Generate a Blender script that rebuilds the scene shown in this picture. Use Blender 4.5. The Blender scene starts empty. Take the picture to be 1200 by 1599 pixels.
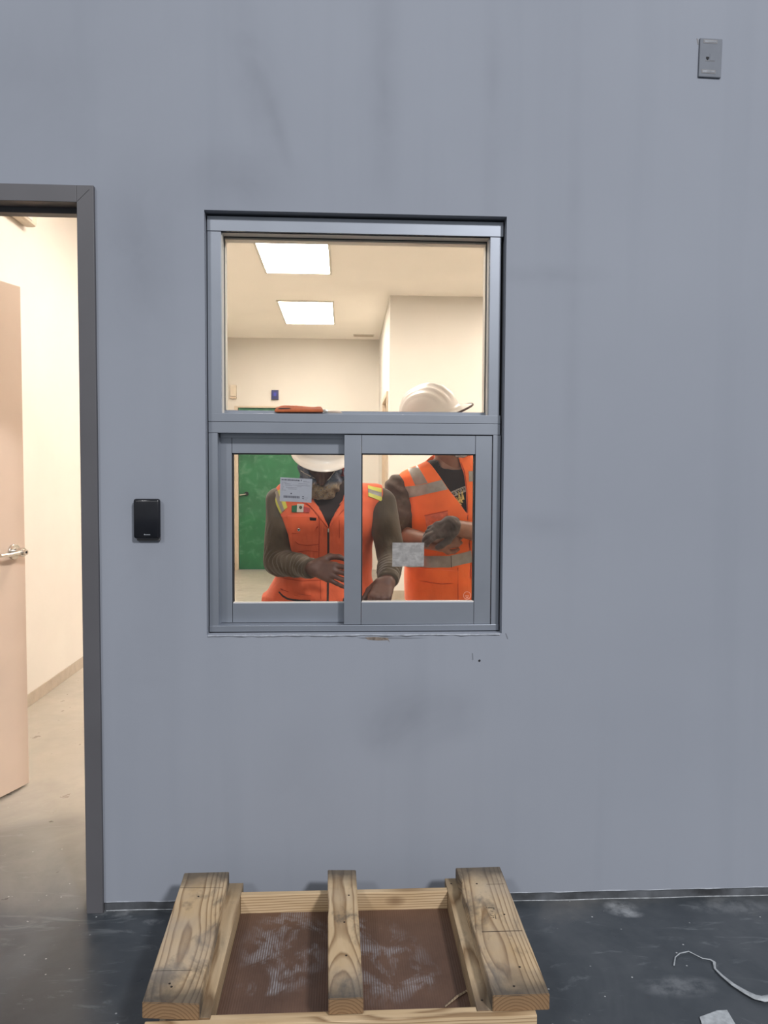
import bpy, bmesh, math, random
import numpy as np
from mathutils import Vector, Matrix
from mathutils.bvhtree import BVHTree

random.seed(7)
C = bpy.context.scene.collection
R = math.radians

# ------------------------------------------------------------------ camera
CAM = Vector((0.0, -2.3178, 1.3383)); F_PX = 1189.7
RGT = Vector((0.9987035, -0.0506685, 0.0049017))
UP = Vector((-0.0024843, 0.0476634, 0.9988604))
FWD = Vector((0.0508444, 0.9975775, -0.0474757))
cam_data = bpy.data.cameras.new('camera')
cam_data.sensor_fit = 'HORIZONTAL'; cam_data.sensor_width = 36.0
cam_data.lens = 36.0 * F_PX / 1200.0
cam_data.clip_start = 0.05
cam = bpy.data.objects.new('camera', cam_data); C.objects.link(cam)
m3 = Matrix((RGT, UP, -FWD)).transposed()
cam.matrix_world = Matrix.Translation(CAM) @ m3.to_4x4()
bpy.context.scene.camera = cam

# ------------------------------------------------------------------ view + light
sc = bpy.context.scene
sc.view_settings.view_transform = 'Standard'; sc.view_settings.look = 'None'
sc.view_settings.gamma = 1.0; sc.view_settings.exposure = 0.0
sc.view_settings.use_curve_mapping = False
w = bpy.data.worlds.new('hall_ambience'); sc.world = w; w.use_nodes = True
w.node_tree.nodes['Background'].inputs[0].default_value = (0.93, 0.96, 1.0, 1)
w.node_tree.nodes['Background'].inputs[1].default_value = 0.40
TROFFER_STRENGTH = 33.0
TROFFER_COLOR = (1.0, 0.89, 0.79, 1)
def area(name, loc, target, size, energy, color):
    d = bpy.data.lights.new(name, 'AREA'); d.shape = 'RECTANGLE'; d.size, d.size_y = size
    d.energy = energy; d.color = color
    o = bpy.data.objects.new(name, d); C.objects.link(o); o.location = loc
    o.rotation_euler = (Vector(target) - Vector(loc)).to_track_quat('-Z', 'Y').to_euler()
    return o
area('hall_lamp', (6.6, -13.0, 11.0), (0.3, 0, 0.8), (1.7, 1.1), 2050, (1.0, 0.985, 1.0))
area('hall_lamp', (-6.4, -13.0, 11.0), (0.2, 0, 1.0), (1.7, 1.1), 620, (1.0, 0.985, 1.0))

# ------------------------------------------------------------------ helpers
def at(px, py, Y):
    """point on the plane y=Y seen at photograph position px,py"""
    d = FWD * F_PX + RGT * (px - 600) - UP * (py - 799.5)
    return CAM + d * ((Y - CAM.y) / d.y)
def atz(px, py, Z):
    d = FWD * F_PX + RGT * (px - 600) - UP * (py - 799.5)
    return CAM + d * ((Z - CAM.z) / d.z)

def link(name, me, mat=None, parent=None):
    me.name = name
    o = bpy.data.objects.new(name, me); C.objects.link(o)
    if mat is not None and not me.materials: me.materials.append(mat)
    if parent is not None: o.parent = parent
    return o
def tag(o, label=None, cat=None, group=None, kind=None):
    if label: o['label'] = label
    if cat: o['category'] = cat
    if group: o['group'] = group
    if kind: o['kind'] = kind
    return o
def empty(name, loc=(0, 0, 0), rot=(0, 0, 0)):
    o = bpy.data.objects.new(name, None); C.objects.link(o)
    o.location = loc; o.rotation_euler = rot; o.empty_display_size = .1
    return o
def struct(o): o['kind'] = 'structure'; return o

class MB:
    def __init__(s): s.bm = bmesh.new()
    def box(s, x0, x1, y0, y1, z0, z1, M=None):
        vs = [s.bm.verts.new(p) for p in ((x0,y0,z0),(x1,y0,z0),(x1,y1,z0),(x0,y1,z0),(x0,y0,z1),(x1,y0,z1),(x1,y1,z1),(x0,y1,z1))]
        if M is not None:
            for v in vs: v.co = M @ v.co
        for f in ((3,2,1,0),(4,5,6,7),(0,1,5,4),(1,2,6,5),(2,3,7,6),(3,0,4,7)):
            s.bm.faces.new([vs[i] for i in f])
        return s
    def prism(s, pts, axis, a0, a1):
        """pts 2D polygon, extruded along axis (0,1,2) a0..a1"""
        def P(p, a):
            q = [p[0], p[1]]; q.insert(axis, a); return q
        A = [s.bm.verts.new(P(p, a0)) for p in pts]; B = [s.bm.verts.new(P(p, a1)) for p in pts]
        s.bm.faces.new(A[::-1]); s.bm.faces.new(B)
        n = len(pts)
        for i in range(n): s.bm.faces.new((A[i], A[(i+1) % n], B[(i+1) % n], B[i]))
        return s
    def cyl(s, p0, p1, r0, r1=None, n=24):
        r1 = r0 if r1 is None else r1
        p0, p1 = Vector(p0), Vector(p1); d = (p1 - p0).normalized()
        a = d.orthogonal().normalized(); b = d.cross(a)
        A = []; B = []
        for i in range(n):
            t = 2*math.pi*i/n; u = a*math.cos(t) + b*math.sin(t)
            A.append(s.bm.verts.new(p0 + u*r0)); B.append(s.bm.verts.new(p1 + u*r1))
        s.bm.faces.new(A[::-1]); s.bm.faces.new(B)
        for i in range(n): s.bm.faces.new((A[i], A[(i+1) % n], B[(i+1) % n], B[i]))
        return s
    def tube(s, pts, r, n=10, flat=1.0):
        pts = [Vector(p) for p in pts]; rings = []
        for i, p in enumerate(pts):
            t = (pts[min(i+1, len(pts)-1)] - pts[max(i-1, 0)]).normalized()
            ref = Vector((0, 0, 1)) if abs(t.z) < .9 else Vector((0, 1, 0))
            a = t.cross(ref).normalized(); b = a.cross(t)
            rr = r[i] if isinstance(r, (list, tuple)) else r
            rings.append([s.bm.verts.new(p + a*math.cos(2*math.pi*k/n)*rr + b*math.sin(2*math.pi*k/n)*rr*flat) for k in range(n)])
        for A, B in zip(rings, rings[1:]):
            for k in range(n): s.bm.faces.new((A[k], A[(k+1) % n], B[(k+1) % n], B[k]))
        s.bm.faces.new(rings[0][::-1]); s.bm.faces.new(rings[-1])
        return s
    def obj(s, name, mat, parent=None, bevel=0, smooth=False, segs=2):
        bmesh.ops.recalc_face_normals(s.bm, faces=s.bm.faces)
        if bevel:
            bmesh.ops.bevel(s.bm, geom=s.bm.edges[:], offset=bevel, segments=segs, affect='EDGES', profile=.5, clamp_overlap=True)
        me = bpy.data.meshes.new(name); s.bm.to_mesh(me); s.bm.free()
        o = link(name, me, mat, parent)
        if smooth:
            for p in me.polygons: p.use_smooth = True
            me.set_sharp_from_angle(angle=R(35)) if hasattr(me, 'set_sharp_from_angle') else None
        return o
def box(name, x0, x1, y0, y1, z0, z1, mat, parent=None, bevel=0):
    return MB().box(x0, x1, y0, y1, z0, z1).obj(name, mat, parent, bevel)

# ------------------------------------------------------------------ materials
def new_mat(name):
    m = bpy.data.materials.new(name); m.use_nodes = True
    nt = m.node_tree; b = nt.nodes['Principled BSDF']
    return m, nt, b
def srgb(r, g, b):
    f = lambda c: (c/255/12.92) if c/255 <= .04045 else ((c/255+.055)/1.055)**2.4
    return (f(r), f(g), f(b), 1)
class N:
    """tiny node helper"""
    def __init__(s, nt): s.nt = nt
    def n(s, t, **k):
        nd = s.nt.nodes.new(t)
        for a, v in k.items(): setattr(nd, a, v)
        return nd
    def l(s, a, b): s.nt.links.new(a, b)
    def coords(s, kind='Object'): return s.n('ShaderNodeTexCoord').outputs[kind]
    def mapping(s, vec, scale=(1,1,1), loc=(0,0,0), rot=(0,0,0)):
        m = s.n('ShaderNodeMapping'); s.l(vec, m.inputs[0])
        m.inputs['Scale'].default_value = scale; m.inputs['Location'].default_value = loc; m.inputs['Rotation'].default_value = rot
        return m.outputs[0]
    def noise(s, vec, scale, detail=4, rough=.55, dist=0):
        t = s.n('ShaderNodeTexNoise'); s.l(vec, t.inputs['Vector'])
        t.inputs['Scale'].default_value = scale; t.inputs['Detail'].default_value = detail
        t.inputs['Roughness'].default_value = rough; t.inputs['Distortion'].default_value = dist
        return t.outputs['Fac']
    def ramp(s, fac, stops):
        r = s.n('ShaderNodeValToRGB'); s.l(fac, r.inputs[0])
        e = r.color_ramp.elements
        while len(e) < len(stops): e.new(.5)
        for x, (p, c) in zip(e, stops):
            x.position = p; x.color = c if not isinstance(c, (int, float)) else (c, c, c, 1)
        return r.outputs[0]
    def math(s, op, a, b=None, c=None, clamp=False):
        m = s.n('ShaderNodeMath', operation=op); m.use_clamp = clamp
        for i, v in enumerate((a, b, c)):
            if v is None: continue
            if isinstance(v, (int, float)): m.inputs[i].default_value = v
            else: s.l(v, m.inputs[i])
        return m.outputs[0]
    def mix(s, fac, a, b, blend='MIX'):
        m = s.n('ShaderNodeMix', data_type='RGBA', blend_type=blend)
        if isinstance(fac, (int, float)): m.inputs[0].default_value = fac
        else: s.l(fac, m.inputs[0])
        for i, v in ((6, a), (7, b)):
            if isinstance(v, tuple): m.inputs[i].default_value = v
            else: s.l(v, m.inputs[i])
        return m.outputs[2]
    def bump(s, h, strength, dist=.002):
        b = s.n('ShaderNodeBump'); s.l(h, b.inputs['Height'])
        b.inputs['Strength'].default_value = strength; b.inputs['Distance'].default_value = dist
        return b.outputs[0]
    def blob(s, vec, c, r, rot=0.0):
        """soft elliptical stain mask: 1 at centre"""
        m = s.n('ShaderNodeMapping', vector_type='TEXTURE'); s.l(vec, m.inputs[0])
        m.inputs['Location'].default_value = c; m.inputs['Scale'].default_value = r; m.inputs['Rotation'].default_value = (0, rot, 0) 
        v = s.n('ShaderNodeVectorMath', operation='LENGTH'); s.l(m.outputs[0], v.inputs[0])
        return s.math('SUBTRACT', 1.0, v.outputs['Value'], clamp=True)

def plain(name, col, rough=.5, metal=0, var=.06, nscale=20, bump=0, spec=.5, coat=0):
    m, nt, b = new_mat(name); h = N(nt)
    co = h.coords(); f = h.noise(co, nscale)
    dark = tuple(c*(1-var*2) for c in col[:3]) + (1,); lite = tuple(min(1, c*(1+var)) for c in col[:3]) + (1,)
    h.l(h.ramp(f, [(.3, dark), (.7, lite)]), b.inputs['Base Color'])
    b.inputs['Roughness'].default_value = rough; b.inputs['Metallic'].default_value = metal
    b.inputs['Specular IOR Level'].default_value = spec
    b.inputs['Coat Weight'].default_value = coat
    if bump: h.l(h.bump(h.noise(co, nscale*6), bump), b.inputs['Normal'])
    return m

def cloth(name, col, var=.1, wr=26, strength=.5, rough=.85, dist=.006, sheen=.2, patches=None):
    m, nt, b = new_mat(name); h = N(nt); co = h.coords()
    f = h.noise(co, 9, 5)
    dark = tuple(c*(1-var*2) for c in col[:3]) + (1,); lite = tuple(min(1, c*(1+var)) for c in col[:3]) + (1,)
    c = h.ramp(f, [(.3, dark), (.7, lite)])
    if patches: c = h.mix(h.math('MULTIPLY', h.ramp(h.noise(co, 14, 6), [(.5, 0), (.68, 1)]), .5), c, patches)
    h.l(c, b.inputs['Base Color'])
    b.inputs['Roughness'].default_value = rough; b.inputs['Sheen Weight'].default_value = sheen
    b.inputs['Specular IOR Level'].default_value = .15
    w1 = h.noise(h.mapping(co, (1, 1, .45)), wr, 3, .5, 1.2)
    w2 = h.noise(co, 900, 1)
    hh = h.math('ADD', w1, h.math('MULTIPLY', w2, .04))
    h.l(h.bump(hh, strength, dist), b.inputs['Normal'])
    return m

def wall_paint():
    m, nt, b = new_mat('grey_blue_wall_paint'); h = N(nt); co = h.coords()
    base = h.ramp(h.noise(co, 1.3, 5), [(.3, (.272, .296, .344, 1)), (.7, (.292, .317, .366, 1))])
    # roller streaks, vertical
    st = h.noise(h.mapping(co, (3.2, 1, .18)), 2.2, 3)
    c = h.mix(h.math('MULTIPLY', h.ramp(st, [(.50, 0), (.72, 1)]), .14), base, (.20, .225, .265, 1))
    nz = h.noise(co, 3.2, 4, .6, .8)
    def stain(c, x, z, rx, rz, amt, rot=0, col=(.13, .14, .165, 1)):
        k = h.blob(co, (x, 0, z), (rx, 1, rz), rot)
        k = h.math('MULTIPLY', h.math('POWER', k, 1.4), h.ramp(nz, [(.32, .2), (.62, .78)]))
        return h.mix(h.math('MULTIPLY', k, amt, clamp=True), c, col)
    for (px, py, rx, rz, amt, rot) in ((400, 110, .10, .30, .55, -.25), (430, 185, .035, .20, .45, -.3), (370, 285, .26, .14, .40, 0),
                                       (640, 1120, .22, .17, .50, 0), (600, 1150, .10, .10, .35, 0), (720, 1110, .10, .12, .3, 0),
                                       (600, 150, .07, .60, .35, 0), (770, 150, .05, .60, .22, 0), (215, 400, .20, .50, .35, 0),
                                       (860, 430, .22, .05, .35, 0), (850, 820, .20, .06, .28, 0), (895, 500, .04, 1.2, .18, 0),
                                       (480, 1230, .18, .3, .18, 0), (60, 120, .5, .35, .25, 0), (230, 900, .16, .8, .22, 0)):
        p = at(px, py, 0); c = stain(c, p.x, p.z, rx, rz, amt, rot)
    h.l(c, b.inputs['Base Color'])
    b.inputs['Roughness'].default_value = .75; b.inputs['Specular IOR Level'].default_value = .12
    bm_ = h.math('ADD', h.noise(co, 420, 2), h.math('MULTIPLY', h.noise(co, 6, 3), 1.5))
    h.l(h.bump(bm_, .10, .002), b.inputs['Normal'])
    return m

def concrete():
    m, nt, b = new_mat('polished_concrete'); h = N(nt); co = h.coords()
    n1 = h.noise(co, 2.2, 8, .62, .6); n2 = h.noise(co, 11, 6, .6)
    c = h.ramp(n1, [(.30, (.036, .043, .051, 1)), (.50, (.053, .062, .071, 1)), (.72, (.082, .091, .101, 1))])
    c = h.mix(h.math('MULTIPLY', h.ramp(n2, [(.45, 0), (.75, 1)]), .35), c, (.10, .11, .12, 1))
    # pale dust and trowel marks
    sc_ = h.noise(h.mapping(co, (1.0, 3.5, 1), rot=(0, 0, .5)), 4.5, 7, .7, 1.5)
    c = h.mix(h.math('MULTIPLY', h.ramp(sc_, [(.58, 0), (.78, 1)]), .42), c, (.30, .33, .35, 1))
    vo = h.n('ShaderNodeTexVoronoi'); h.l(co, vo.inputs['Vector']); vo.inputs['Scale'].default_value = 24
    sp = h.math('MULTIPLY', h.ramp(vo.outputs['Distance'], [(.045, 1), (.075, 0)]), h.ramp(h.noise(co, 5, 2), [(.44, 0), (.50, 1)]))
    c = h.mix(h.math('MULTIPLY', sp, .75), c, (.55, .57, .58, 1))
    for (px, py, rx, ry, amt) in ((970, 1418, .06, .05, 1.0), (985, 1428, .05, .02, .8), (1140, 1415, .16, .05, .35), (1060, 1540, .12, .05, .45), (240, 1440, .04, .02, .8), (180, 1425, .07, .03, .6)):
        p = atz(px, py, 0); k = h.blob(co, (p.x, p.y, 0), (rx, ry, 1))
        k = h.math('MULTIPLY', h.ramp(k, [(.0, 0), (.5, 1)]), h.ramp(h.noise(co, 22, 5, .65), [(.38, .1), (.60, 1)]))
        c = h.mix(h.math('MULTIPLY', k, amt*.55, clamp=True), c, (.40, .42, .44, 1))
    # inner room's bright light painted into the floor colour, fading out past the doorway
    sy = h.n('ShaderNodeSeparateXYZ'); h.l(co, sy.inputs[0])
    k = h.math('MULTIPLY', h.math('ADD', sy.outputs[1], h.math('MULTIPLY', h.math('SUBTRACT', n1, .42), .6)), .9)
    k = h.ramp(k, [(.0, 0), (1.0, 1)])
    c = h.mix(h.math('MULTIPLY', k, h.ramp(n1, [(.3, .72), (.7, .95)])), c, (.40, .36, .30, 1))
    h.l(c, b.inputs['Base Color'])
    h.l(h.ramp(n2, [(.3, .26), (.7, .42)]), b.inputs['Roughness'])
    b.inputs['Specular IOR Level'].default_value = .5
    h.l(h.bump(h.math('ADD', n2, h.math('MULTIPLY', n1, 2.0)), .12, .004), b.inputs['Normal'])
    return m

def pine(name, tint=1.0, grime=.5, seed=0.0, clean=False):
    m, nt, b = new_mat(name); h = N(nt); co = h.coords()
    inf = h.n('ShaderNodeObjectInfo')
    off = h.n('ShaderNodeCombineXYZ'); h.l(h.math('MULTIPLY', inf.outputs['Random'], 9.0), off.inputs[1]); off.inputs[0].default_value = seed
    vv = h.n('ShaderNodeVectorMath', operation='ADD'); h.l(co, vv.inputs[0]); h.l(off.outputs[0], vv.inputs[1]); v = vv.outputs[0]
    # growth rings about an axis below the board, drifting along its length
    sep = h.n('ShaderNodeSeparateXYZ'); h.l(co, sep.inputs[0])
    w1 = h.noise(h.mapping(v, (.25, 1.0, .25)), .95, 2, .4); w2 = h.noise(h.mapping(v, (.25, 1.0, .25), loc=(5, 3, 1)), 1.3, 2, .4)
    x = h.math('ADD', sep.outputs[0], h.math('MULTIPLY', h.math('SUBTRACT', w1, .42), .12))
    z = h.math('ADD', h.math('ADD', sep.outputs[2], .050), h.math('MULTIPLY', h.math('SUBTRACT', w2, .5), .085))
    r = h.math('SQRT', h.math('ADD', h.math('MULTIPLY', x, x), h.math('MULTIPLY', z, z)))
    r = h.math('ADD', r, h.math('MULTIPLY', h.noise(h.mapping(v, (14, 1.2, 14)), 3, 3), .004))
    fr = h.math('FRACT', h.math('MULTIPLY', r, 132.0))
    line = h.ramp(fr, [(0.0, 0), (.55, .12), (.86, 1.0), (.97, .15), (1.0, 0)])
    L = lambda *c: tuple(k*tint for k in c) + (1,)
    base = h.ramp(h.noise(h.mapping(v, (6, 1, 6)), 3, 4), [(.3, L(.50, .355, .20)), (.7, L(.66, .51, .33))])
    c = h.mix(h.math('MULTIPLY', line, .80), base, L(.19, .105, .045))
    # knots
    vo = h.n('ShaderNodeTexVoronoi'); h.l(h.mapping(v, (6, 3.2, 6)), vo.inputs['Vector']); vo.inputs['Scale'].default_value = 1
    kn = h.ramp(vo.outputs['Distance'], [(.05, 1), (.13, 0)])
    c = h.mix(h.math('MULTIPLY', kn, .8), c, L(.13, .065, .03))
    if not clean:
        g1 = h.noise(h.mapping(v, (1.4, .8, 1.4)), 7, 6, .65, .4)
        c = h.mix(h.math('MULTIPLY', h.ramp(g1, [(.53, 0), (.66, 1)]), grime*1.3, clamp=True), c, (.075, .068, .06, 1))
        g2 = h.noise(h.mapping(v, (1, 1, 1), loc=(3, 3, 3)), 3.2, 4)
        c = h.mix(h.math('MULTIPLY', h.ramp(g2, [(.45, 0), (.62, 1)]), grime*.8), c, (.30, .275, .25, 1))
        # scorched, dirty ends
        en = h.ramp(h.math('ADD', h.math('ABSOLUTE', sep.outputs[1]), h.math('MULTIPLY', h.noise(v, 18, 4), .10)), [(.225, 0), (.310, 1)])
        c = h.mix(h.math('MULTIPLY', en, grime*1.45, clamp=True), c, (.06, .055, .05, 1))
    # end grain soaks up dirt and is darker, orange-brown timber
    ns = h.n('ShaderNodeSeparateXYZ'); h.l(h.coords('Normal'), ns.inputs[0])
    eg = h.ramp(h.math('ABSOLUTE', ns.outputs[1]), [(.75, 0), (.92, 1)])
    c = h.mix(h.math('MULTIPLY', eg, .9), c, h.mix(h.math('MULTIPLY', line, .7), L(.27, .165, .085), L(.12, .065, .03)))
    h.l(c, b.inputs['Base Color']); b.inputs['Roughness'].default_value = .72
    b.inputs['Specular IOR Level'].default_value = .25
    h.l(h.bump(h.math('ADD', line, h.noise(h.mapping(v, (20, 2, 20)), 14, 3)), .25, .0012), b.inputs['Normal'])
    return m

def hardboard():
    m, nt, b = new_mat('brown_corrugated_board'); h = N(nt); co = h.coords()
    c = h.ramp(h.noise(co, 7, 5), [(.3, (.088, .048, .032, 1)), (.7, (.150, .084, .056, 1))])
    sep = h.n('ShaderNodeSeparateXYZ'); h.l(co, sep.inputs[0])
    flute = h.math('SINE', h.math('MULTIPLY', sep.outputs[0], 2*math.pi/.0062))
    c = h.mix(h.math('MULTIPLY', h.math('ADD', h.math('MULTIPLY', flute, .5), .5), .12), c, (.04, .02, .012, 1))
    # white dried plaster rubbed on the flutes
    n = h.noise(h.mapping(co, (1, .8, 1)), 13, 7, .68, .7)
    masks = None
    for (cx, cy, rx, ry) in ((-.155, -.34, .13, .20), (-.10, -.30, .06, .10), (.10, -.42, .13, .17), (.07, -.27, .09, .06), (-.19, -.50, .09, .035), (.17, -.47, .08, .08)):
        k = h.blob(co, (cx, cy, 0), (rx, ry, 1))
        k = h.ramp(k, [(.0, 0), (.45, 1)])
        masks = k if masks is None else h.math('MAXIMUM', masks, k)
    p = h.math('MULTIPLY', masks, h.ramp(n, [(.47, 0), (.60, 1)]))
    p = h.math('MULTIPLY', p, h.ramp(flute, [(0.0, .25), (.8, 1)]))
    c = h.mix(h.math('MULTIPLY', p, .62), c, (.42, .43, .46, 1))
    h.l(c, b.inputs['Base Color']); b.inputs['Roughness'].default_value = .6
    h.l(h.bump(flute, .25, .0008), b.inputs['Normal'])
    return m

def glass_mat():
    m = bpy.data.materials.new('clear_window_glass'); m.use_nodes = True; nt = m.node_tree; nt.nodes.clear(); h = N(nt)
    o = h.n('ShaderNodeOutputMaterial'); mx = h.n('ShaderNodeMixShader'); t = h.n('ShaderNodeBsdfTransparent'); g = h.n('ShaderNodeBsdfGlossy')
    t.inputs[0].default_value = (.97, .98, .975, 1); g.inputs['Roughness'].default_value = .02
    fr = h.n('ShaderNodeFresnel'); fr.inputs[0].default_value = 1.45
    sm = h.noise(h.coords(), 3, 3)
    h.l(h.math('MULTIPLY', fr.outputs[0], h.ramp(sm, [(.3, .8), (.7, 1.0)])), mx.inputs[0])
    h.l(t.outputs[0], mx.inputs[1]); h.l(g.outputs[0], mx.inputs[2]); h.l(mx.outputs[0], o.inputs[0])
    return m
def emis(name, col, s):
    m, nt, b = new_mat(name); h = N(nt)
    b.inputs['Base Color'].default_value = (.8, .8, .8, 1)
    b.inputs['Emission Color'].default_value = col
    # faint brightness ripple of the lamps behind the diffuser
    h.l(h.math('ADD', h.math('MULTIPLY', h.noise(h.coords(), 3), s*.1), s*.95), b.inputs['Emission Strength'])
    return m
def green_door_mat():
    m, nt, b = new_mat('dusty_green_door_paint'); h = N(nt); co = h.coords()
    c = h.ramp(h.noise(co, 3, 4), [(.3, (.008, .095, .035, 1)), (.7, (.014, .14, .052, 1))])
    d = h.noise(co, 6, 8, .7, 1.0)
    c = h.mix(h.math('MULTIPLY', h.ramp(d, [(.50, 0), (.76, 1)]), .45), c, (.22, .34, .25, 1))
    h.l(c, b.inputs['Base Color']); b.inputs['Roughness'].default_value = .6
    return m
def skin(name, col, dust=0.0):
    m, nt, b = new_mat(name); h = N(nt); co = h.coords()
    d = tuple(c*.72 for c in col[:3]) + (1,)
    c = h.ramp(h.noise(co, 22, 5), [(.3, d), (.7, col)])
    if dust: c = h.mix(h.math('MULTIPLY', h.ramp(h.noise(co, 35, 6, .7), [(.45, 0), (.7, 1)]), dust), c, (.38, .30, .25, 1))
    h.l(c, b.inputs['Base Color']); b.inputs['Roughness'].default_value = .5
    b.inputs['Subsurface Weight'].default_value = .05; b.inputs['Subsurface Scale'].default_value = .01
    b.inputs['Subsurface Radius'].default_value = (1, .3, .15)
    h.l(h.bump(h.noise(co, 160, 3), .15, .001), b.inputs['Normal'])
    return m
def bandana_mat():
    m, nt, b = new_mat('printed_bandana_cloth'); h = N(nt); co = h.coords()
    sep = h.n('ShaderNodeSeparateXYZ'); h.l(co, sep.inputs[0])
    n = h.noise(co, 55, 5, .65, 2.0)
    n = h.noise(co, 75, 5, .65, 2.2)
    top = h.ramp(n, [(.32, (.02, .03, .06, 1)), (.46, (.07, .10, .16, 1)), (.54, (.16, .19, .24, 1)), (.64, (.05, .06, .10, 1)), (.74, (.40, .40, .42, 1))])
    low = h.ramp(n, [(.34, (.02, .02, .025, 1)), (.44, (.14, .09, .05, 1)), (.52, (.30, .21, .11, 1)), (.60, (.07, .08, .10, 1)), (.70, (.34, .27, .19, 1))])
    z = h.math('ADD', sep.outputs[2], h.math('MULTIPLY', h.math('SUBTRACT', h.noise(co, 18, 2), .5), .03))
    k = h.ramp(h.math('MULTIPLY', h.math('SUBTRACT', z, 1.298), 50.0), [(0, 0), (1, 1)])
    h.l(h.mix(k, low, top), b.inputs['Base Color']); b.inputs['Roughness'].default_value = .8
    h.l(h.bump(h.noise(co, 30, 3), .4, .004), b.inputs['Normal'])
    return m
def hat_mat(name, col):
    m = plain(name, col, rough=.28, var=.02, nscale=8, spec=.5)
    return m

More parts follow.
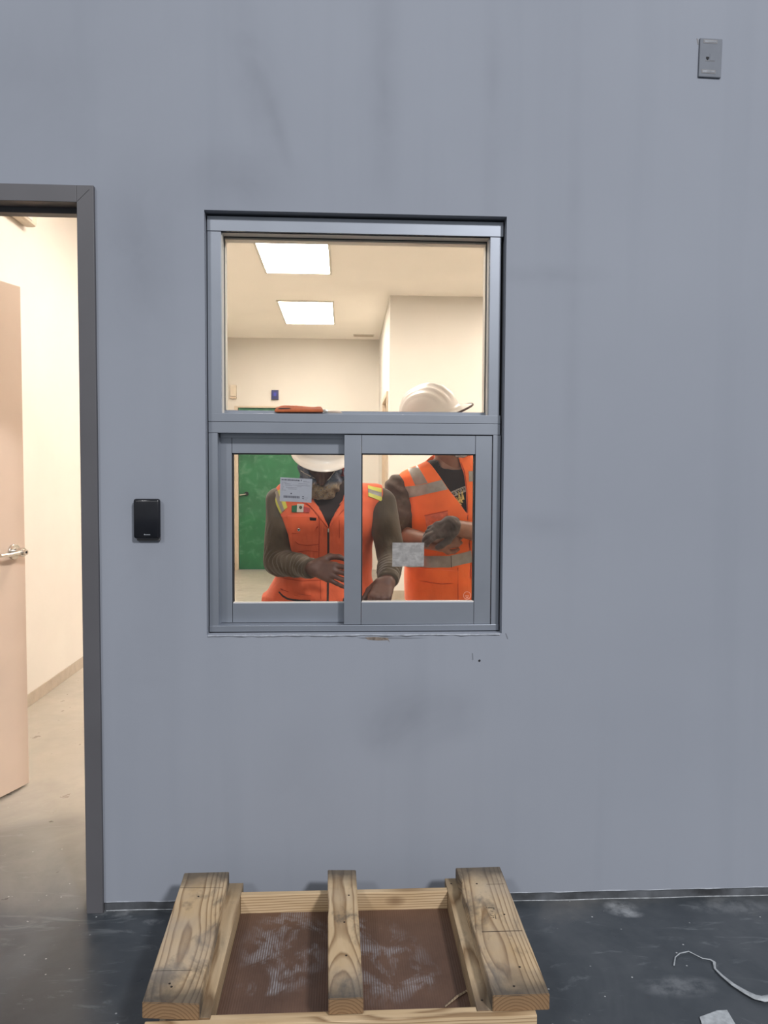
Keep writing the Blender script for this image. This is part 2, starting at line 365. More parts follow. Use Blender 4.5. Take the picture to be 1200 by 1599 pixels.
M = dict(
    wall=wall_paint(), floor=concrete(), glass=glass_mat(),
    frame=plain('grey_painted_aluminium', (.325, .355, .405, 1), rough=.40, metal=.70, var=.03, nscale=6, spec=.5),
    gap=plain('dark_rubber_gasket', (.02, .02, .022, 1), rough=.7),
    doorframe=plain('dark_grey_steel_paint', (.100, .099, .108, 1), rough=.5, var=.05, nscale=3),
    caulk=plain('pale_caulk', (.33, .36, .41, 1), rough=.5, var=.15, nscale=60),
    chip=plain('bare_plaster', (.22, .18, .15, 1), rough=.9, var=.3, nscale=120),
    curb=plain('dark_concrete_curb', (.095, .103, .115, 1), rough=.7, var=.35, nscale=9, bump=.3),
    whiteline=plain('white_paint_line', (.50, .53, .56, 1), rough=.6, var=.3, nscale=30),
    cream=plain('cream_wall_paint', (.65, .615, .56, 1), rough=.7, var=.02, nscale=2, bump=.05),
    ceil=plain('white_ceiling_paint', (.93, .88, .81, 1), rough=.85, var=.02, nscale=2),
    tan=plain('beige_door_paint', (.60, .48, .385, 1), rough=.5, var=.03, nscale=3),
    tanframe=plain('beige_frame_paint', (.55, .45, .34, 1), rough=.5, var=.05),
    steel=plain('satin_steel', (.62, .60, .56, 1), rough=.22, metal=1, var=.06),
    dark=plain('black_plastic', (.008, .009, .013, 1), rough=.22, var=.1, spec=.5),
    readerbase=plain('grey_plastic', (.10, .10, .105, 1), rough=.5),
    plate=plain('grey_painted_plate', (.185, .202, .232, 1), rough=.75, var=.04, spec=.2),
    slot=plain('clear_label_window', (.30, .32, .35, 1), rough=.8, spec=.15, var=.15, nscale=90),
    black=plain('matt_black', (.006, .006, .008, 1), rough=.8),
    greendoor=green_door_mat(), blue=plain('dark_blue_plastic', (.03, .035, .16, 1), rough=.4, var=.2),
    whiteplastic=plain('off_white_plastic', (.62, .54, .43, 1), rough=.5),
    diffuser=emis('lit_diffuser', TROFFER_COLOR, TROFFER_STRENGTH),
    troffer=plain('white_troffer_metal', (.7, .66, .58, 1), rough=.5),
    paper=plain('white_label_paper', (.44, .45, .50, 1), rough=.6, var=.03, nscale=30),
    paperback=plain('grey_label_backing', (.32, .31, .30, 1), rough=.65, var=.16, nscale=60),
    ink=plain('black_print', (.07, .07, .09, 1), rough=.7), inkgrey=plain('grey_print', (.22, .22, .25, 1), rough=.7),
    inkfaint=plain('faint_show_through_print', (.26, .255, .25, 1), rough=.7),
    etched=plain('etched_glass_mark', (.9, .6, .48, 1), rough=.6),
    pine=pine('weathered_pine', 1.0, .55), pine2=pine('weathered_pine_rail', .88, .30, 3.3), pineclean=pine('fresh_pine', 1.02, 0, 6.1, True),
    board=hardboard(), nail=plain('rusty_nail', (.04, .03, .025, 1), rough=.6, metal=.5),
    film=plain('translucent_plastic_film', (.45, .48, .50, 1), rough=.25, var=.15, nscale=60, spec=.8),
    orange=cloth('faded_red_orange_cloth', srgb(228, 106, 70), strength=.55, var=.08),
    orange2=cloth('bright_orange_cloth', srgb(246, 118, 62), strength=.45, var=.07, wr=16, dist=.008),
    orangeseam=cloth('dark_orange_piping', srgb(176, 60, 34)),
    silver=plain('grey_reflective_tape', (.30, .275, .25, 1), rough=.35, var=.10, nscale=30, metal=.2, bump=.1),
    yellow=plain('lime_yellow_tape', (.62, .60, .10, 1), rough=.5, var=.08),
    olive=cloth('olive_brown_knit', (.092, .071, .050, 1), strength=.5, var=.14, dist=.004),
    darkshirt=cloth('dark_brown_knit', (.040, .028, .026, 1), strength=.4),
    blackshirt=cloth('black_tee_cloth', (.026, .020, .020, 1), strength=.4),
    camo=cloth('dusty_dark_sleeve_cloth', (.085, .062, .048, 1), var=.3, patches=(.22, .17, .14, 1)),
    denim=cloth('dark_denim', (.03, .04, .07, 1)), boot=plain('brown_work_leather', (.10, .055, .03, 1), rough=.6, var=.2),
    glove=cloth('grey_dusty_glove_cloth', (.105, .085, .078, 1), var=.5, wr=70, dist=.003, patches=(.06, .05, .05, 1)),
    skin1=skin('dark_brown_skin', (.105, .043, .029, 1), .06), skin2=skin('tan_skin', (.26, .115, .07, 1), .12),
    bandana=bandana_mat(), mask=plain('pale_grey_mask_cloth', (.50, .52, .54, 1), rough=.8),
    hat=hat_mat('white_hard_hat_plastic', (.76, .68, .60, 1)), hat2=hat_mat('glossy_white_hard_hat_plastic', (.80, .76, .73, 1)),
    brim=plain('dark_brown_brim_edging', (.07, .035, .025, 1), rough=.4),
    zip=plain('black_zip', (.035, .018, .016, 1), rough=.6), metal=plain('bright_metal', (.7, .66, .58, 1), rough=.25, metal=1),
    fgreen=plain('flag_green', (.01, .12, .05, 1), rough=.7), fwhite=plain('flag_white', (.6, .56, .48, 1), rough=.7), fred=plain('flag_red', (.42, .05, .05, 1), rough=.7),
    emblem=plain('brown_embroidery', (.10, .09, .05, 1), rough=.8), gold=plain('gold_print', (.62, .46, .14, 1), rough=.6, var=.4, nscale=120),
    clearpocket=plain('clear_vinyl_pocket', (.72, .16, .08, 1), rough=.12, var=.12, nscale=60, spec=.9),
    knife=plain('orange_handle_plastic', (.50, .13, .045, 1), rough=.4, var=.1, nscale=40),
    blade=plain('worn_blade_steel', (.62, .50, .40, 1), rough=.35, metal=.7),
    redstrap=plain('red_strap', (.45, .05, .04, 1), rough=.7),
)
# ------------------------------------------------------------------ room
WX0, WX1, WZ0, WZ1 = -0.4194, 0.4854, 0.853, 2.1215      # window opening
DX0, DX1, DZ1 = -1.700, -0.785, 2.131                     # door opening between jambs
TH = .115
LWX, FARY, CZ = -1.82, 8.48, 3.25
BX, BY = .47, 5.85                                         # projecting block in the far right corner
xs = [-5.0, DX0-.045, DX1+.045, WX0, WX1, 5.0]; zs = [0.0, WZ0, WZ1, DZ1+.045, 6.0]
mb = MB()
for i in range(5):
    for j in range(4):
        if i == 1 and j < 3: continue
        if i == 3 and j == 1: continue
        mb.box(xs[i], xs[i+1], 0, TH, zs[j] if j else .026, zs[j+1])
bmesh.ops.remove_doubles(mb.bm, verts=mb.bm.verts, dist=1e-5)
dup = {}
for f in list(mb.bm.faces):
    dup.setdefault(tuple(round(c, 4) for c in f.calc_center_median()), []).append(f)
bmesh.ops.delete(mb.bm, geom=[f for fs in dup.values() if len(fs) > 1 for f in fs], context='FACES')
wall = struct(mb.obj('wall_front', M['wall']))
# chips, hole and scratches that belong to that wall
def flake(name, pts, mat, y0=-.0006, y1=.002):
    q = [at(px, py, 0) for px, py in pts]
    return MB().prism([(p.x, p.z) for p in q], 1, y0, y1).obj(name, mat, wall)
flake('paint_chip', ((570,995.5),(585,994.5),(606,996),(609,1003),(606,999.5),(590,1000),(575,999)), M['chip'], -.0004)
flake('paint_scratch', ((557,995.5),(567,997.5),(640,997.5),(668,996),(640,995.6),(600,995)), M['plate'], -.0002)
MB().cyl(at(749, 1031.5, -.0008), at(749, 1031.5, .004), .0036, n=16).obj('screw_hole', M['black'], wall)
flake('paint_scratch', ((737.5,1020),(739,1020),(739.5,1030),(738,1031)), M['plate'])
flake('paint_scratch', ((789.5,989),(791,989),(794,997),(792.5,998)), M['plate'])
flake('paint_scratch', ((1088.5,60),(1091,61),(1091.5,70),(1090,69)), M['doorframe'])
# caulk bead below the window
pts = []; r_ = []
for i in range(60):
    x = WX0 + .004 + (WX1-WX0-.01)*i/59
    pts.append((x, -.001 + .0012*math.sin(i*1.7), WZ0-.0035 + .0008*math.sin(i*.45) + .0004*math.sin(i*2.3))); r_.append(.0024 + .0007*math.sin(i*1.1+1))
struct(MB().tube(pts, r_, 8).obj('trim_1', M['caulk'], smooth=True))

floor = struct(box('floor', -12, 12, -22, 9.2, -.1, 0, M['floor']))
def base(name, x0, x1, seed):
    mb = MB(); n = max(8, int((x1-x0)/.03)); random.seed(seed)
    prev = None
    for i in range(n):
        a = x0 + (x1-x0)*i/n; b = x0 + (x1-x0)*(i+1)/n
        h = .0275 + .0015*math.sin(i*.35) + random.uniform(-.0007, .0007)
        mb.box(a, b, .0035, TH, 0, .026)
        mb.box(a, b, -.0015, .004, h-.003, h+.0025)
    return struct(mb.obj(name, M['curb']))
b1 = MB().box(DX1+.05, 5, .004, TH, 0, .0258).obj('baseboard_front', M['curb']); struct(b1)
b2 = MB().box(-5, DX0-.05, .004, TH, 0, .0258).obj('baseboard_front', M['curb']); struct(b2)
# ragged lower edge of the wall paint and the white line on the floor
pts = []; r_ = []
for i in range(180):
    x = DX1+.055 + (5-DX1-.06)*i/179
    pts.append((x, .001, .0268 + .0007*math.sin(i*.8) + .0006*math.sin(i*2.1) + random.uniform(-.0004, .0004))); r_.append(.0017 + .0006*math.sin(i*1.3))
MB().tube(pts, r_, 6).obj('paint_edge', M['caulk'], wall, smooth=True)
pts = [(DX1+.055 + (5-DX1-.06)*i/199, .0005 + .0012*math.sin(i*.6), .0005) for i in range(200)]
struct(MB().tube(pts, .0019, 6, flat=.5).obj('trim_2', M['whiteline']))

# inner room shell
struct(box('ceiling', LWX-.1, 5, TH, FARY+.1, CZ, CZ+.1, M['ceil']))
struct(box('wall_left', LWX-.12, LWX, TH, FARY+.1, 0, CZ, M['cream']))
struct(box('wall_right', 4.2, 4.3, TH, FARY+.1, 0, CZ, M['cream']))
GX0, GX1, GZ = -1.50, -.47, 2.28                             # green door
mb = MB(); mb.box(LWX, GX0-.05, FARY, FARY+.12, 0, CZ); mb.box(GX1+.05, 4.2, FARY, FARY+.12, 0, CZ); mb.box(GX0-.05, GX1+.05, FARY, FARY+.12, GZ+.02, CZ)
struct(mb.obj('wall_back', M['cream']))
SD0, SD1, SDZ = 6.12, 7.12, 2.27                             # door in the side of the block
mb = MB(); mb.box(BX, 4.2, BY, BY+.12, 0, CZ); mb.box(BX, BX+.12, BY+.12, SD0, 0, CZ); mb.box(BX, BX+.12, SD1, FARY, 0, CZ); mb.box(BX, BX+.12, SD0, SD1, SDZ, CZ)
struct(mb.obj('wall_block', M['cream']))
for nm, a in (('baseboard_left', (LWX, LWX+.006, TH, FARY, 0, .075)), ('baseboard_back', (LWX, GX0-.05, FARY-.006, FARY, 0, .10)), ('baseboard_block', (BX+.0, 4.2, BY-.006, BY, 0, .10))):
    struct(box(nm, *a, plain('beige_vinyl_base', (.40, .34, .27, 1), rough=.5) if 'vb' not in M else M['vb'], bevel=.002))
struct(box('baseboard_inner', DX1+.05, 4.2, TH, TH+.006, 0, .1, M['tanframe']))
struct(box('wall_lining', DX1+.05, WX0, TH, TH+.004, .1, CZ, M['cream']))
struct(box('wall_lining', WX1, 4.2, TH, TH+.004, .1, CZ, M['cream']))
struct(box('wall_lining', WX0, WX1, TH, TH+.004, .1, WZ0, M['cream']))
struct(box('wall_lining', WX0, WX1, TH, TH+.004, WZ1, CZ, M['cream']))
struct(box('wall_lining', LWX, DX1+.05, TH, TH+.004, DZ1+.05, CZ, M['cream']))

# ---- door_1: frame in the hall wall with its leaf standing open
d1 = struct(empty('door_1', (DX0, TH, 0)))
def rel(o, parent): 
    o.parent = parent; o.matrix_parent_inverse = Matrix.Translation(-parent.location); return o
mb = MB(); fo = .049
mb.box(DX1, DX1+fo, -.014, TH+.012, 0, DZ1+fo)
mb.box(DX0-fo, DX0, -.014, TH+.012, 0, DZ1+fo)
mb.box(DX0, DX1, -.014, TH+.012, DZ1, DZ1+fo)
fr = rel(mb.obj('door_frame', M['doorframe'], bevel=.0015), d1)
mb = MB(); mb.box(DX0, DX1, .040, .066, DZ1-.016, DZ1+.002).box(DX1-.016, DX1+.002, .040, .066, 0, DZ1).box(DX0-.002, DX0+.016, .040, .066, 0, DZ1)
rel(mb.obj('door_stop', M['doorframe'], bevel=.001), d1)
# mitre line at the top corner
mb = MB(); mb.tube([(DX1+.002, -.0142, DZ1+.002), (DX1+fo-.012, -.0142, DZ1+fo-.012)], .0005, 6); rel(mb.obj('mitre_joint', M['gap']), d1)
leaf = empty('door_leaf', (0.005, .018, 0), (0, 0, math.atan2(.85, .32))); leaf.parent = d1
box('leaf_panel', 0, .905, -.022, .022, .012, 2.118, M['tan'], leaf, bevel=.0015)
hd = MB(); hx, hz = .842, 1.015
hd.cyl((hx, -.022, hz), (hx, -.030, hz), .033, .031, 36)
rose = hd.obj('rosette', M['steel'], leaf, bevel=.001, smooth=True)
hd = MB(); hd.cyl((hx, -.028, hz), (hx, -.072, hz), .0165, .019, 28); hd.cyl((hx, -.072, hz), (hx, -.088, hz), .0125, .011, 28); hd.obj('lever_hub', M['steel'], leaf, smooth=True)
hd = MB(); hd.tube([(hx, -.062, hz), (hx-.03, -.068, hz-.002), (hx-.07, -.070, hz-.004), (hx-.115, -.066, hz-.004)], [.013, .011, .0095, .009], 14, .8); hd.obj('lever', M['steel'], leaf, smooth=True)
hd = MB(); hd.cyl((hx, -.088, hz), (hx, -.0885, hz), .005, .005, 16); hd.obj('key_slot', M['black'], leaf)
hd = MB(); hd.cyl((hx, .022, hz), (hx, .03, hz), .033, .031, 36); hd.cyl((hx, .03, hz), (hx, .07, hz), .0165, .018, 28); hd.tube([(hx, .06, hz), (hx-.115, .064, hz-.004)], [.012, .009], 14, .8); hd.obj('inner_lever', M['steel'], leaf, smooth=True)
for z in (.25, 1.07, 1.88):
    hd = MB(); hd.cyl((-.004, .026, z-.05), (-.004, .026, z+.05), .007, .007, 14); hd.obj('hinge', M['steel'], leaf)

# ---- door_2: green door in the back wall
d2 = struct(empty('door_2', (GX0, FARY, 0)))
mb = MB(); mb.box(GX0-.05, GX0, FARY-.02, FARY+.1, 0, GZ+.022); mb.box(GX1, GX1+.05, FARY-.02, FARY+.1, 0, GZ+.022); mb.box(GX0, GX1, FARY-.02, FARY+.1, GZ, GZ+.022)
rel(mb.obj('door_frame', M['tanframe']), d2)
rel(box('door_panel', GX0+.004, GX1-.004, FARY+.005, FARY+.05, .01, GZ-.004, M['greendoor'], bevel=.002), d2)
rel(box('leaf_edge_strip', GX0+.055, GX0+.063, FARY+.001, FARY+.006, .02, GZ-.01, M['greendoor']), d2)
k = at(385, 771, FARY)
rel(MB().cyl((k.x, FARY+.006, k.z), (k.x, FARY-.035, k.z), .030, .026, 24).obj('door_knob', M['black'], smooth=True), d2)
rel(MB().tube([(k.x-.09, FARY-.02, k.z-.02), (k.x, FARY-.03, k.z-.004)], .012, 10).obj('lever', M['steel'], smooth=True), d2)
# ---- door_3 in the side of the block
d3 = struct(empty('door_3', (BX, SD0, 0)))
mb = MB(); mb.box(BX-.02, BX+.12, SD0, SD0+.05, 0, SDZ); mb.box(BX-.02, BX+.12, SD1-.05, SD1, 0, SDZ); mb.box(BX-.02, BX+.12, SD0+.05, SD1-.05, SDZ-.05, SDZ)
rel(mb.obj('door_frame', M['tanframe'], bevel=.002), d3)
rel(box('door_panel', BX+.03, BX+.075, SD0+.052, SD1-.052, .01, SDZ-.052, M['tan']), d3)

# ---- ceiling lights
proto = None; spots = [(-.445, 6.78), (-.445, 4.38), (-.445, 1.98), (1.95, 4.38), (1.95, 1.98)]
labels = ['lit ceiling panel light nearest the back wall, the lower one seen through the upper pane',
          'lit ceiling panel light cut off by the top of the upper pane',
          'lit ceiling panel light over the people behind the window', 'lit ceiling panel light in front of the projecting wall block', 'lit ceiling panel light inside the room beyond the right of the window']
for (x, y), lb in zip(spots, labels):
    if proto is None:
        proto = empty('ceiling_light', (x, y, CZ))
        mb = MB(); a, b_ = .315, .625
        mb.box(-a, a, -b_, -b_+.02, -.014, 0).box(-a, a, b_-.02, b_, -.014, 0).box(-a, -a+.02, -b_+.02, b_-.02, -.014, 0).box(a-.02, a, -b_+.02, b_-.02, -.014, 0)
        mb.obj('light_frame', M['troffer'], proto)
        box('diffuser', -a+.02, a-.02, -b_+.02, b_-.02, -.006, -.001, M['diffuser'], proto)
        t = proto
    else:
        t = proto.copy(); C.objects.link(t)
        for ch in list(proto.children):
            c = ch.copy(); C.objects.link(c); c.parent = t
        t.location = (x, y, CZ)
    tag(t, lb, 'ceiling light', 'ceiling panel lights of the inner room')
v = empty('ceiling_vent', (.245, 8.16, CZ)); tag(v, 'thin pale slot vent in the ceiling close to the back wall', 'vent')
mb = MB(); mb.box(-.14, .14, -.06, -.05, -.012, 0).box(-.14, .14, .05, .06, -.012, 0).box(-.14, -.13, -.05, .05, -.012, 0).box(.13, .14, -.05, .05, -.012, 0); mb.obj('vent_frame', M['troffer'], v)
mb = MB()
for i in range(5): mb.box(-.13, .13, -.044+i*.02, -.036+i*.02, -.011, 0)
mb.obj('slats', M['tanframe'], v)

# ---- devices on the back wall
d = empty('wall_dispenser', (-1.56, FARY, 2.49)); tag(d, 'small off-white wall box above the left end of the green door', 'wall device')
box('housing', -.042, .042, -.05, 0, -.055, .10, M['whiteplastic'], d, bevel=.006)
box('lower_grille', -.040, .040, -.046, 0, -.09, -.062, M['tanframe'], d, bevel=.003)
d = empty('alarm_box', (-.985, FARY, 2.46)); tag(d, 'small dark blue box on the cream back wall above the green door', 'wall device')
box('housing', -.045, .045, -.045, 0, -.062, .062, M['blue'], d, bevel=.005)
box('backplate', -.050, .050, -.008, 0, -.07, .07, M['readerbase'], d)
box('front_key', -.018, .018, -.05, -.044, -.02, .03, plain('bright_blue_plastic', (.04, .05, .4, 1)), d, bevel=.002)
d = empty('emergency_light', (LWX, 1.97, 2.775)); tag(d, 'pale rounded fixture high on the left wall, seen under the door head', 'light fixture')
box('housing', 0, .075, -.22, .20, -.045, .10, M['whiteplastic'], d, bevel=.02)
box('lamp_lens', .070, .078, -.16, .12, -.03, .06, M['cream'], d, bevel=.004)
# ------------------------------------------------------------------ window_1
win = struct(empty('window_1', (WX0, 0, WZ0)))
FR = M['frame']; e = .0012
def wrel(o): return rel(o, win)
XL, XR = WX0+.003, WX1-.004
TZ0, TZ1 = 1.4665, 1.5265
y0, y1 = .030, .112
mb = MB()
# head, jambs (upper), transom of two strips, lower jambs, sill
mb.box(XL, XR, y0-.002, y1, 2.070, WZ1-.0075)
mb.box(XL, -.3755, y0, y1, TZ1-.0005, 2.069); mb.box(.4415, XR-.006, y0, y1, TZ1-.0005, 2.069)
mb.box(XL, XR-.002, y0, y1, 1.5005, TZ1)
mb.box(XL, XR-.002, y0+.0005, y1, TZ0, 1.4995)
mb.box(XL, -.3885, y0+.001, y1, .866, TZ0-.001); mb.box(.4575, XR, y0+.001, y1, .866, TZ0-.001)
mb.box(XL, XR, y0-.002, y1, WZ0+.003, .8745)
wrel(mb.obj('window_frame', FR, bevel=.0008))
# shadow lines: narrow dark joints are real gaps backed by gasket
mb = MB(); mb.box(XL+.001, XR-.012, y0+.004, y1-.01, 2.0685, 2.0705).box(XL+.001, XR-.01, y0+.004, y1-.01, 1.499, 1.501).box(WX0, WX1, .06, .108, WZ1-.012, WZ1)
mb.box(WX0, XL+.002, .05, .1, WZ0, WZ1).box(XR-.007, WX1, .05, .1, WZ0, WZ1).box(WX0, WX1, .05, .1, WZ0, WZ0+.006)
wrel(mb.obj('perimeter_gasket', M['gap']))
# upper fixed light: glazing stops + pane
gx0, gx1, gz0, gz1 = -.3755, .4415, TZ1, 2.070
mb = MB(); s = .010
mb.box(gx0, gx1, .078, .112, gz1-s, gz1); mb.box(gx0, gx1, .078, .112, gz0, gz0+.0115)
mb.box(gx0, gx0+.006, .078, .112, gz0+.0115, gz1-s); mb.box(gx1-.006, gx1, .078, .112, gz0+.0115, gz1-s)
wrel(mb.obj('glazing_stop', M['cream'], bevel=.0006))  # stops coloured cream to carry the room light falling on them
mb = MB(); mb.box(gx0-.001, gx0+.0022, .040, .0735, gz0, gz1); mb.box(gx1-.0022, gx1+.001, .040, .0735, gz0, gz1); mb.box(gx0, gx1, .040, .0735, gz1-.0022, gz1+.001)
wrel(mb.obj('lit_reveal_strip', M['cream'], bevel=.0004))  # added cream strips: room light on the grey reveals, put in as colour
wrel(box('sill_bead', gx0, gx1, .069, .0745, gz0, gz0+.0115, M['frame'], bevel=.0006))
mb = MB(); mb.box(gx0, gx1, .0737, .0752, gz1-.0045, gz1).box(gx0, gx0+.0042, .0737, .0752, gz0, gz1).box(gx1-.0042, gx1, .0737, .0752, gz0, gz1).box(gx0, gx1, .0746, .078, gz0, gz0+.0125)
wrel(mb.obj('glazing_gasket', M['gap']))
upane = wrel(box('upper_pane', gx0+.003, gx1-.003, .0755, .0775, gz0+.005, gz1-.003, M['glass']))
# sashes
def sash(name, x0, x1, yf, yb, ix0, ix1, iz0, iz1, zb=.8755, zt=TZ0-.003):
    s = empty(name, (x0, yf, zb)); 
    s.parent = win; s.matrix_parent_inverse = Matrix.Translation(-win.location)
    inv = Matrix.Translation(-Vector(s.location))
    def ch(o): o.parent = s; o.matrix_parent_inverse = Matrix.Translation(-Vector(s.location)); return o
    mb = MB()
    mb.box(x0, ix0-e/2, yf, yb, zb, zt); mb.box(ix1+e/2, x1, yf, yb, zb, zt)
    mb.box(ix0+e/2, ix1-e/2, yf, yb, iz1, zt); mb.box(ix0+e/2, ix1-e/2, yf, yb, zb, iz0)
    ch(mb.obj('sash_frame', FR, bevel=.0007))
    mb = MB(); g = .0035
    ym = (yf+yb)/2
    mb.box(ix0, ix0+g, yf+.004, yb-.004, iz0, iz1).box(ix1-g, ix1, yf+.004, yb-.004, iz0, iz1).box(ix0, ix1, yf+.004, yb-.004, iz1-g, iz1).box(ix0-.001, ix0, yf+.003, yb-.003, zb, zt).box(ix1, ix1+.001, yf+.003, yb-.003, zb, zt)
    ch(mb.obj('sash_gasket', M['gap']))
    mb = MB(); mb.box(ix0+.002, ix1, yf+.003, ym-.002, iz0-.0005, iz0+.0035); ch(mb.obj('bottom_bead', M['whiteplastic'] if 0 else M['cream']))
    ch(box('sash_pane', ix0+.001, ix1-.001, ym-.001, ym+.001, iz0, iz1-.001, M['glass']))
    return s
# right sash runs in the front track, left sash in the rear one
sash('sliding_sash', -.0032, .4555, .036, .064, .0500, .4035, .945, 1.4065)
sash('sliding_sash', -.393, .045, .074, .100, -.3520, .0070, .937, 1.4060)
# track lips between the sashes on head and jamb
mb = MB(); mb.box(-.3885, .4575, .068, .072, 1.4535, TZ0).box(-.3885, -.3865, .068, .072, .875, TZ0); wrel(mb.obj('track_lip', FR))

# ---- labels stuck on the panes (things of their own)
def quadlabel(name, pts, y, mat, t=.0004, parent=None):
    q = [at(px, py, y) for px, py in pts]
    return MB().prism([(p.x, p.z) for p in q], 1, y-t, y).obj(name, mat, parent)
lp = .0866
lab = empty('window_label', at(462, 766, lp)); tag(lab, 'white printed paper label with barcode stuck on the left sliding pane', 'label')
def lrel(o, p): o.parent = p; o.matrix_parent_inverse = Matrix.Translation(-Vector(p.location)); return o
lrel(quadlabel('label_paper', ((438.0,745.2),(487.8,748.0),(486.5,785),(437,782.5)), lp, M['paper']), lab)
def bar(px0, py0, px1, py1, mat, mb, y):
    a = at(px0, py0, y); b = at(px1, py1, y)
    mb.box(min(a.x, b.x), max(a.x, b.x), y-.0002, y, min(a.z, b.z), max(a.z, b.z))
sl = lambda x: (x-438)*.055
random.seed(3)
mb = MB(); y = lp-.00042; x = 440.0
for wd in (2.2, 1.6, 2.6, 1.2, 3.0, 2.0, 2.6, 1.5, 2.4, 2.0):
    bar(x, 747.9+sl(x), x+wd, 749.7+sl(x), None, mb, y); x += wd+.6
bar(466, 749.6, 468.2, 751.4, None, mb, y)
lrel(mb.obj('heading_print', M['ink']), lab); mb = MB()
x = 443.0
for i in range(19):
    wd = random.choice((.5, .8, 1.1)); bar(x, 773.2+sl(x), x+wd, 776.8+sl(x), None, mb, y); x += wd+random.choice((.35, .6))
lrel(mb.obj('barcode', M['ink']), lab); mb = MB()
bar(454, 769.7, 456, 771.6, None, mb, y)
bar(472, 775, 475, 776, None, mb, y); bar(472, 777.8, 475, 778.7, None, mb, y)
lrel(mb.obj('batch_print', M['ink']), lab)
mb = MB()
for (a, b_, yy) in ((440,448,752.9),(440,443,755.1),(445,454,755.1),(440,443,757.4),(446,456,757.4),(440,444,760.0),(447,464,760.6),(440,443,762.2),(450,464,762.8),(440,447,764.9),(466,481,753.8),(457,484,756.6),(465,471,758.4),(473,481,775.5),(473,480,778.6),(474,484,750.6),(474,479,749.3)):
    x = a
    while x < b_:
        wd = random.uniform(1.0, 2.6); wd = min(wd, b_-x); bar(x, yy+sl(x)-.4, x+wd, yy+sl(x)+.35, None, mb, y); x += wd+.45
lrel(mb.obj('fine_print', M['inkgrey']), lab)
c_ = at(470.8, 750.2, y); mb = MB(); mb.cyl((c_.x, y-.0002, c_.z), (c_.x, y, c_.z), .0026, n=20); lrel(mb.obj('round_logo', M['inkgrey']), lab)

lp2 = .0487
lab = empty('window_label', at(638, 866, lp2)); tag(lab, 'blank grey back of a paper label stuck on the right sliding pane', 'label')
lrel(quadlabel('label_paper', ((613.2,847.3),(662.8,847.3),(662.3,884.6),(612.8,884.6)), lp2, M['paperback']), lab)
lrel(MB().obj('x', None), lab) if 0 else None
mb = MB(); y = lp2-.00042
for (a, b_, yy, hh) in ((644,648,852.5,1.2),(650,656,852.5,1.0),(633,643,855.3,.5),(614,628,855,.4),(640,656,858.5,.45),(641,656,861,.4),(640,650,865.5,.5),(614,622,872.5,.45),(625,636,875,.4),(642,650,873,.5),(618,640,880.5,.35),(656,660,849.5,.4)):
    x = a
    while x < b_:
        wd = min(random.uniform(.8, 2.2), b_-x); bar(x, yy-hh, x+wd, yy+hh, None, mb, y); x += wd+.5
lrel(mb.obj('show_through_print', M['inkfaint']), lab)
# loop mark and circular tempered-glass stamp
def ring(cx, cy, rx, ry, y, r, mat, name, parent, n=40, a0=0, a1=360):
    c = at(cx, cy, y); s = 2.0e-3*(y+2.3178)/2.348
    pts = [(c.x+rx*s*math.cos(R(a0+(a1-a0)*i/n)), y, c.z+ry*s*math.sin(R(a0+(a1-a0)*i/n))) for i in range(n+1)]
    return lrel(MB().tube(pts, r, 6).obj(name, mat), parent)
ring(653.2, 866.5, 1.6, 3.6, y, .0005, M['inkfaint'], 'pen_loop', lab)
st = empty('glass_stamp', at(729.8, 929.8, .0487)); tag(st, 'small etched round safety stamp in the lower right pane corner', 'glass mark')
ring(729.8, 929.8, 5.6, 5.8, .0487, .0005, M['etched'], 'stamp_ring', st)
mb = MB(); 
for (a, b_, yy) in ((727,728.4,930.6),(728.8,730.2,930.6),(730.6,732.4,930.6),(728.3,731.4,933.4)): bar(a, yy-.45, b_, yy+.45, None, mb, .0487)
lrel(mb.obj('stamp_print', M['etched']), st)

# ---- knife lying on the transom ledge
kn = empty('utility_knife', at(468, 644, .052)); tag(kn, 'orange handled knife with short worn blade lying on the window crossbar', 'knife')
def poly(name, pts, y0, y1, mat, parent, bev=.002):
    q = [at(px, py, (y0+y1)/2) for px, py in pts]
    zmin = TZ1+.0006
    return lrel(MB().prism([(p.x, max(p.z, zmin)) for p in q], 1, y0, y1).obj(name, mat, bevel=bev, smooth=True), parent)
poly('handle', ((429.5,644),(429.5,640.5),(433,636.5),(440,633.8),(446,633),(462,633.6),(480,635),(490,636),(497,635.2),(502,635.4),(504,638),(505,644)), .036, .066, M['knife'], kn, .003)
poly('handle_slot', ((433.5,638.6),(437,636.8),(452,637),(455,638.2),(440,638.9)), .0345, .040, M['brim'], kn, .0006)
poly('ferrule', ((504,638.5),(512,640.5),(513,644.3),(504,644.3)), .046, .056, M['metal'], kn, .001)
poly('blade', ((511,641.2),(531,641),(535.5,645),(511,644.2)), .050, .0525, M['blade'], kn, .0004)

# ---- card reader
rd = empty('card_reader', (-.5895, 0, 1.206)); tag(rd, 'black rounded card reader on the grey wall beside the doorway', 'card reader')
box('mount_plate', -.034, .036, -.012, 0, -.066, .050, M['readerbase'], rd, bevel=.004)
o = box('housing', -.040, .038, -.024, -.006, -.0585, .0605, M['dark'], rd, bevel=.007)
for p in o.data.polygons: p.use_smooth = True
mb = MB()
for i, (h_, ) in enumerate(((.0034,), (.0024,), (.0024,), (.0024,), (.0026,))):
    x = -.0085 + i*.0038; mb.box(x, x+.0026, -.0246, -.0238, -.0475, -.0475+h_); mb.box(x+.0006, x+.0012, -.0248, -.0238, -.0475, -.0475+h_*.6)
mb.obj('maker_print', M['slot'], rd)
box('top_sheen_lip', -.031, .030, -.0245, -.022, .052, .0535, M['readerbase'], rd)

